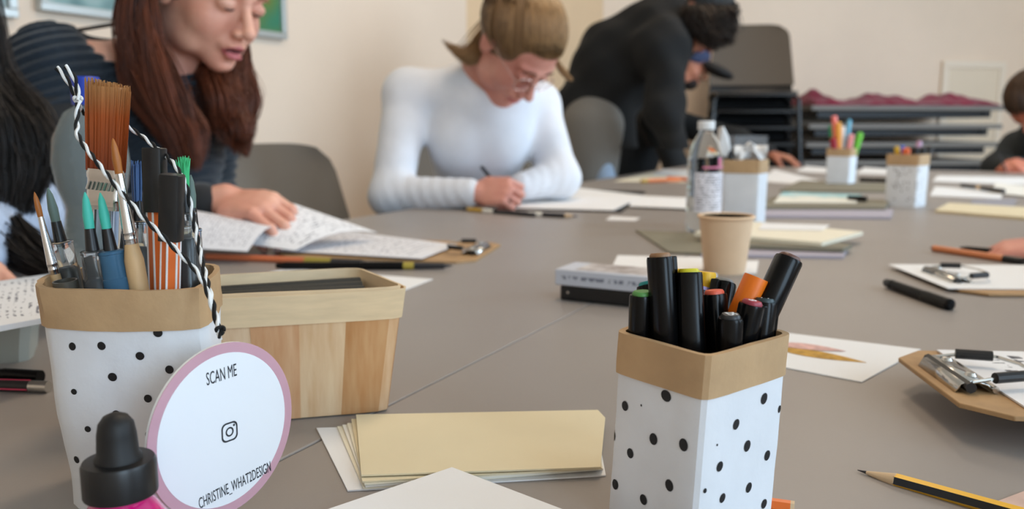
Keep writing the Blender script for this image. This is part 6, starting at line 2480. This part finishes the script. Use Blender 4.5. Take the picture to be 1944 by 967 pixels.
ho = strands('curly_hair', P, rgn.uniform(.0012, .0022, len(P)), rgn.uniform(0, .9, len(P)), M_BLKH, mb1)

# ================================================================== bearded person with the cap behind
mc = thing('person', 'person with a blue cap with a black brim and a dark beard, looking down', 'person', an(4.35, 1.05))
C4 = A3(1306, 118, 4.12)
R4 = Rot(-100, -24, 0)
NB4, SH4 = C4 + V3(-.09, .05, -.13), C4 + V3(-.15, .10, -.22)
RS4, LS4 = SH4 + V3(.0, -.17, -.04), SH4 + V3(.06, .17, -.04)
HI4 = SH4 + V3(-.22, .25, -.50)
LE4 = A3(1400, 268, 4.15)
LW4 = A3(1462, 293, 4.00)
RE4, RW4 = SH4 + V3(.10, -.20, -.30), SH4 + V3(.28, -.10, -.36)
f = Field(C4 - V3(.6, .4, .75), C4 + V3(.75, .45, .2), .0065)
L4 = head(f, R4, C4, 1.0)
f.chain([L4(0, -.03, -.05), NB4, SH4], [.056, .055, .07], .03)
f.chain([SH4, HI4], [.11, .12], .04)
f.chain([LS4, LE4, LW4], [.045, .036, .028], .02)
f.chain([RS4, RE4, RW4], [.045, .036, .028], .02)
hand(f, LW4, A3(1512, 304, 3.92) - LW4, V3(.1, -.2, -1), V3(-.2, -1, 0), 1.15, (.35, .5, .4), .22, .3, .5)
hand(f, RW4, V3(.8, -.2, -.3), V3(0, 0, -1), V3(0, 1, 0), 1.0, (.3, .4, .3), .2)
V, Q = f.mesh()
np_mesh('body', V, Q, [M_SKIN3], mc)
lids(L4, mc, M_LASH, M_LASH)
f = Field(C4 - V3(.65, .5, .85), C4 + V3(.75, .55, .0), .009)
f.chain([NB4 + V3(-.03, .02, -.05), SH4, (SH4 + HI4) / 2, HI4], [.09, .14, .15, .15], .07)
f.chain([RS4, SH4, LS4], [.075, .11, .075], .06)
f.chain([LS4, LE4, LW4 + (LE4 - LW4) * .08], [.07, .058, .045], .04)
f.chain([RS4, RE4, RW4 + (RE4 - RW4) * .1], [.07, .058, .045], .04)
V, Q = f.mesh()
np_mesh('dark_jacket', V, Q, [mat('dark_jacket', (24, 26, 28), 0.85)], mc)
f = Field(V3(HI4[0] - .3, HI4[1] - .35, 0), HI4 + V3(.3, .35, .1), .013)
for dy in (-.1, .1):
    f.chain([HI4 + V3(0, dy, 0), V3(HI4[0], HI4[1] + dy, .45), V3(HI4[0] - .02, HI4[1] + dy, .05), V3(HI4[0] + .08, HI4[1] + dy, .04)], [.12, .085, .055, .045], .03)
V, Q = f.mesh()
np_mesh('trousers', V, Q, [mat('dark_denim', (34, 38, 48), 0.8)], mc)
f = Field(C4 - .16, C4 + .16, .006)
f.ell(C4 + R4 @ V3(0, .040, -.082), V3(.056, .050, .040), R4, 0)
f.ell(C4 + R4 @ V3(0, .085, -.052), V3(.026, .016, .007), R4, .01)
f.ell(C4 + R4 @ V3(0, .093, -.073), V3(.017, .014, .006), R4, .005, 'sub')
V, Q = f.mesh()
np_mesh('beard', V, Q, [mat('dark_beard', (34, 24, 20), 0.8, bump=0.5, bscale=250)], mc)
f = Field(C4 - .2, C4 + .2, .006)
f.ell(C4 + R4 @ V3(0, -.015, .042), V3(.084, .105, .088), R4, 0)
f.ell(C4 + R4 @ V3(0, .0, -.075), V3(.12, .16, .098), R4, .006, 'sub')
V, Q = f.mesh()
cpo = np_mesh('blue_cap', V, Q, [mat('blue_cap_cloth', (52, 62, 92), 0.85)], mc)
f = Field(C4 - .24, C4 + .24, .005)
f.ell(C4 + R4 @ V3(0, .135, .018), V3(.084, .092, .028), R4, 0)
V, Q = f.mesh()
np_mesh('cap_brim', V, Q, [mat('black_brim', (18, 18, 20), 0.7)], cpo)

# ================================================================== person writing at the far end, cut off by the photo's edge
mr = thing('person', 'brown-haired person at the far end, mostly beyond the edge of the photo, writing', 'person', an(4.35, -.35))
C5 = A3(1958, 196, 3.55)
R5 = Rot(118, -62, 0)
SH5 = C5 + V3(.16, .08, -.16)
RS5, LS5 = SH5 + V3(-.05, .17, -.03), SH5 + V3(.08, -.15, -.03)
HI5 = SH5 + V3(.18, .12, -.42)
RE5, RW5 = A3(1890, 318, 3.75), A3(1948, 316, 3.45)
f = Field(C5 - V3(.45, .4, .68), C5 + V3(.45, .5, .2), .006)
L5 = head(f, R5, C5, 1.0)
f.chain([L5(0, -.03, -.05), SH5, HI5], [.055, .08, .12], .03)
f.chain([RS5, RE5, RW5], [.044, .036, .026], .02)
hand(f, RW5, A3(1905, 318, 3.32) - RW5, V3(-.3, .6, -.7), V3(-.3, .3, .9), 1.05, (.8, .9, .6), .05, .5, .3)
f.chain([LS5, SH5 + V3(-.02, -.25, -.25), SH5 + V3(-.25, -.12, -.30)], [.044, .036, .026], .02)
V, Q = f.mesh()
np_mesh('body', V, Q, [skin_mat('ruddy_skin', (206, 132, 104), (186, 100, 76))], mr)
f = Field(C5 - V3(.5, .45, .75), C5 + V3(.5, .55, .0), .009)
f.chain([SH5, (SH5 + HI5) / 2, HI5], [.13, .14, .14], .06)
f.chain([RS5, SH5, LS5], [.07, .11, .07], .06)
f.chain([RS5, RE5, RW5 + (RE5 - RW5) * .2], [.068, .052, .040], .04)
f.chain([LS5, SH5 + V3(-.02, -.25, -.25), SH5 + V3(-.20, -.15, -.29)], [.068, .055, .04], .04)
V, Q = f.mesh()
np_mesh('dark_sweater', V, Q, [mat('slate_sweater', (40, 46, 50), 0.85)], mr)
f = Field(C5 - .2, C5 + .2, .006)
f.ell(C5 + R5 @ V3(0, -.025, .035), V3(.088, .108, .096), R5, 0)
f.ell(C5 + R5 @ V3(0, -.075, -.04), V3(.075, .055, .09), R5, .03)
f.ell(C5 + R5 @ V3(0, .095, -.045), V3(.075, .08, .095), R5, .012, 'sub')
V, Q = f.mesh()
M_BRN2 = hair_mat('brown_hair', (40, 28, 20), (96, 70, 50), .5)
h5 = np_mesh('hair', V, Q, [M_BRN2], mr, attr=np.full(len(V), .2))
P = scalp_strands(R5, C5, 1.05, 700, np.random.default_rng(3), (0, -.2, 1.0), ends_full, rad=(.086, .106, .094))
strands('hair_locks', P, np.full(len(P), .0016), np.random.default_rng(4).uniform(0, .8, len(P)), M_BRN2, h5)
a_, b_ = at(1896, 292, 3.38), at(1912, 330, 3.32)
pn_ = thing('pen', 'slim grey pen in the writing hand at the far end', 'pen', b_, upto(a_ - b_))
MB().lathe([(0.0004, 0), (0.004, 0.02), (0.0042, (a_ - b_).length)], 12).obj('barrel', M_LEAD, pn_)
dup(ch1, Vector((HI5[0], HI5[1], 0)), rot=frame_rot(Vector((-0.35, 0.93, 0))), label='chair under the person writing at the far end')

# ================================================================== dark-haired person at the near edge
mn = thing('person', 'person with long dark hair and a pale blue shirt, cut off by the photo edge', 'person', an(.45, 1.32))
C6 = A3(-215, 150, 1.05)
R6 = Rot(-105, -30, 0)
SH6 = C6 + V3(-.13, .06, -.17)
RS6, LS6 = SH6 + V3(-.05, -.17, -.03), SH6 + V3(.06, .16, -.03)
HI6 = SH6 + V3(-.16, .08, -.42)
LE6 = A3(15, 400, 1.10)
LW6 = A3(-105, 520, .90)
RE6, RW6 = SH6 + V3(.04, -.20, -.26), SH6 + V3(.22, -.12, -.30)
f = Field(C6 - V3(.55, .45, .66), C6 + V3(.42, .45, .2), .0048)
L6 = head(f, R6, C6, 1.0)
f.chain([L6(0, -.03, -.05), SH6, HI6], [.052, .075, .12], .03)
f.chain([LS6, LE6, LW6], [.044, .036, .025], .02)
f.chain([RS6, RE6, RW6], [.044, .036, .025], .02)
hand(f, LW6, A3(2, 552, .80) - LW6, V3(.2, .25, -1), V3(-.4, -1, .3), .95, (.5, .7, .5), .08, .5, .4)
hand(f, RW6, V3(.8, .1, -.2), V3(0, 0, -1), V3(0, 1, 0), .95, (.3, .4, .3), .1)
V, Q = f.mesh()
np_mesh('body', V, Q, [M_SKIN], mn)
f = Field(C6 - V3(.6, .5, .72), C6 + V3(.42, .5, .0), .008)
f.chain([SH6, (SH6 + HI6) / 2, HI6], [.12, .135, .14], .06)
f.chain([RS6, SH6, LS6], [.065, .10, .065], .06)
f.chain([LS6, LE6, LW6 + (LE6 - LW6) * .35], [.062, .056, .044], .04)
f.chain([RS6, RE6, RW6 + (RE6 - RW6) * .3], [.062, .052, .04], .04)
f.ripple(lambda p: np.sin(p @ V3(60, 30, 80)) + .5 * np.sin(p @ V3(-90, 50, 40)), .002)
V, Q = f.mesh()
np_mesh('pale_blue_shirt', V, Q, [mat('washed_blue_cotton', (176, 190, 212), 0.85, var=0.25, vscale=40)], mn)
rgn = np.random.default_rng(31)
M_BLK = hair_mat('black_hair', (10, 9, 9), (48, 40, 36), .42)
f = Field(C6 - .2, C6 + .2, .005)
f.ell(C6 + R6 @ V3(0, -.022, .033), V3(.085, .104, .093), R6, 0)
f.ell(C6 + R6 @ V3(0, .09, -.045), V3(.07, .08, .095), R6, .012, 'sub')
V, Q = f.mesh()
h6 = np_mesh('hair', V, Q, [M_BLK], mn, attr=np.full(len(V), .1))
hg = [[(-60, 60, 1.05), (-55, 160, 1.04), (-40, 250, 1.03), (-20, 350, 1.02), (20, 470, 1.01), (60, 520, 1.0)],
      [(-40, 50, 1.06), (-30, 150, 1.05), (0, 220, 1.04), (20, 300, 1.03), (10, 400, 1.02), (-10, 500, 1.0)],
      [(-45, -40, 1.08), (-32, 80, 1.07), (-15, 170, 1.06), (35, 230, 1.05), (60, 300, 1.04), (40, 380, 1.03), (10, 450, 1.02)],
      [(-30, -60, 1.09), (-16, 60, 1.08), (-4, 165, 1.07), (58, 230, 1.06), (96, 310, 1.05), (85, 360, 1.05), (40, 440, 1.04)]]
P, ci = guide_strands([[at(*p) for p in g] for g in hg], 1500, rgn, .010, .7, 26, .006, 1.5, 20)
strands('hair_locks', P, rgn.uniform(.0006, .0011, len(P)), rgn.uniform(0, .7, len(P)), M_BLK, h6)
hg = [[(40, 400, 1.0), (60, 440, .99), (100, 475, .98), (130, 490, .98)], [(-10, 440, 1.0), (20, 470, .99), (60, 500, .98), (110, 520, .97)], [(-30, 460, 1.0), (0, 500, .99), (40, 525, .98), (80, 535, .97)]]
P, ci = guide_strands([[at(*p) for p in g] for g in hg], 700, rgn, .009, .6, 14, .004, 1.2, 14)
strands('hair_locks', P, rgn.uniform(.0006, .0011, len(P)), rgn.uniform(0, .5, len(P)), M_BLK, h6)
P = scalp_strands(R6, C6, 1.03, 500, rgn, (0, -.1, 1.0), ends_full, rad=(.084, .104, .093))
strands('hair_locks', P, np.full(len(P), .0012), rgn.uniform(0, .6, len(P)), M_BLK, h6)
dup(ch1, Vector((HI6[0], HI6[1], 0)) + NX * 0.03, label='chair under the dark-haired person at the near edge')

# ================================================================== person at the opposite side: only fingertips reach into view
mp = thing('person', 'person across the table whose fingertips reach for the orange pencil', 'person', an(1.35, -.75))
W7 = A3(2030, 470, 1.20)
SH7 = np.array(an(1.35, -.72, zt + .30))
C7 = SH7 + np.array(NX) * .10 + V3(0, 0, .20)
RS7, LS7 = SH7 + np.array(AX) * .17, SH7 - np.array(AX) * .17
HI7 = np.array(an(1.35, -.80, zt - .20))
E7 = (LS7 + W7) / 2 + V3(.02, -.04, -.08)
f = Field(np.minimum(HI7, C7) - V3(.35, .4, .15), np.maximum(HI7, C7) + V3(.3, .35, .2), .006)
f2lo = np.minimum(np.minimum(HI7, C7), W7) - V3(.22, .3, .12)
f2hi = np.maximum(np.maximum(HI7, C7), W7) + V3(.3, .3, .2)
f = Field(f2lo, f2hi, .0065)
R7 = Rot(62, -25, 0)
L7 = head(f, R7, C7, 1.0)
f.chain([L7(0, -.03, -.05), SH7, HI7], [.055, .08, .12], .03)
f.chain([LS7, E7, W7], [.044, .036, .026], .02)
f.chain([RS7, RS7 + np.array(NX) * .12 + V3(0, 0, -.22), RS7 + np.array(NX) * .34 + V3(0, 0, -.26)], [.044, .036, .026], .02)
hand(f, W7, A3(1950, 474, 1.22) - W7, V3(0, .1, -1), V3(0, -1, .2), 1.0, (.35, .5, .4), .1)
V, Q = f.mesh()
np_mesh('body', V, Q, [M_SKIN2], mp)
f = Field(f2lo, np.array([f2hi[0], f2hi[1], C7[2] - .12]), .010)
f.chain([SH7, (SH7 + HI7) / 2, HI7], [.13, .14, .14], .06)
f.chain([RS7, SH7, LS7], [.07, .11, .07], .06)
f.chain([LS7, E7, W7 + (E7 - W7) * .1], [.066, .052, .038], .04)
f.chain([RS7, RS7 + np.array(NX) * .12 + V3(0, 0, -.22), RS7 + np.array(NX) * .30 + V3(0, 0, -.255)], [.066, .052, .038], .04)
V, Q = f.mesh()
np_mesh('grey_sweater', V, Q, [mat('slate_sweater', (40, 46, 50), 0.85)], mp)
f = Field(C7 - .2, C7 + .2, .007)
f.ell(C7 + R7 @ V3(0, -.025, .035), V3(.088, .108, .096), R7, 0)
f.ell(C7 + R7 @ V3(0, .095, -.045), V3(.075, .08, .095), R7, .012, 'sub')
V, Q = f.mesh()
np_mesh('hair', V, Q, [M_BRN2], mp, attr=np.full(len(V), .2))
dup(ch1, Vector((HI7[0], HI7[1], 0)), rot=frame_rot(Vector((AX[0], AX[1], 0)) * -1), label='chair under the person across the table')
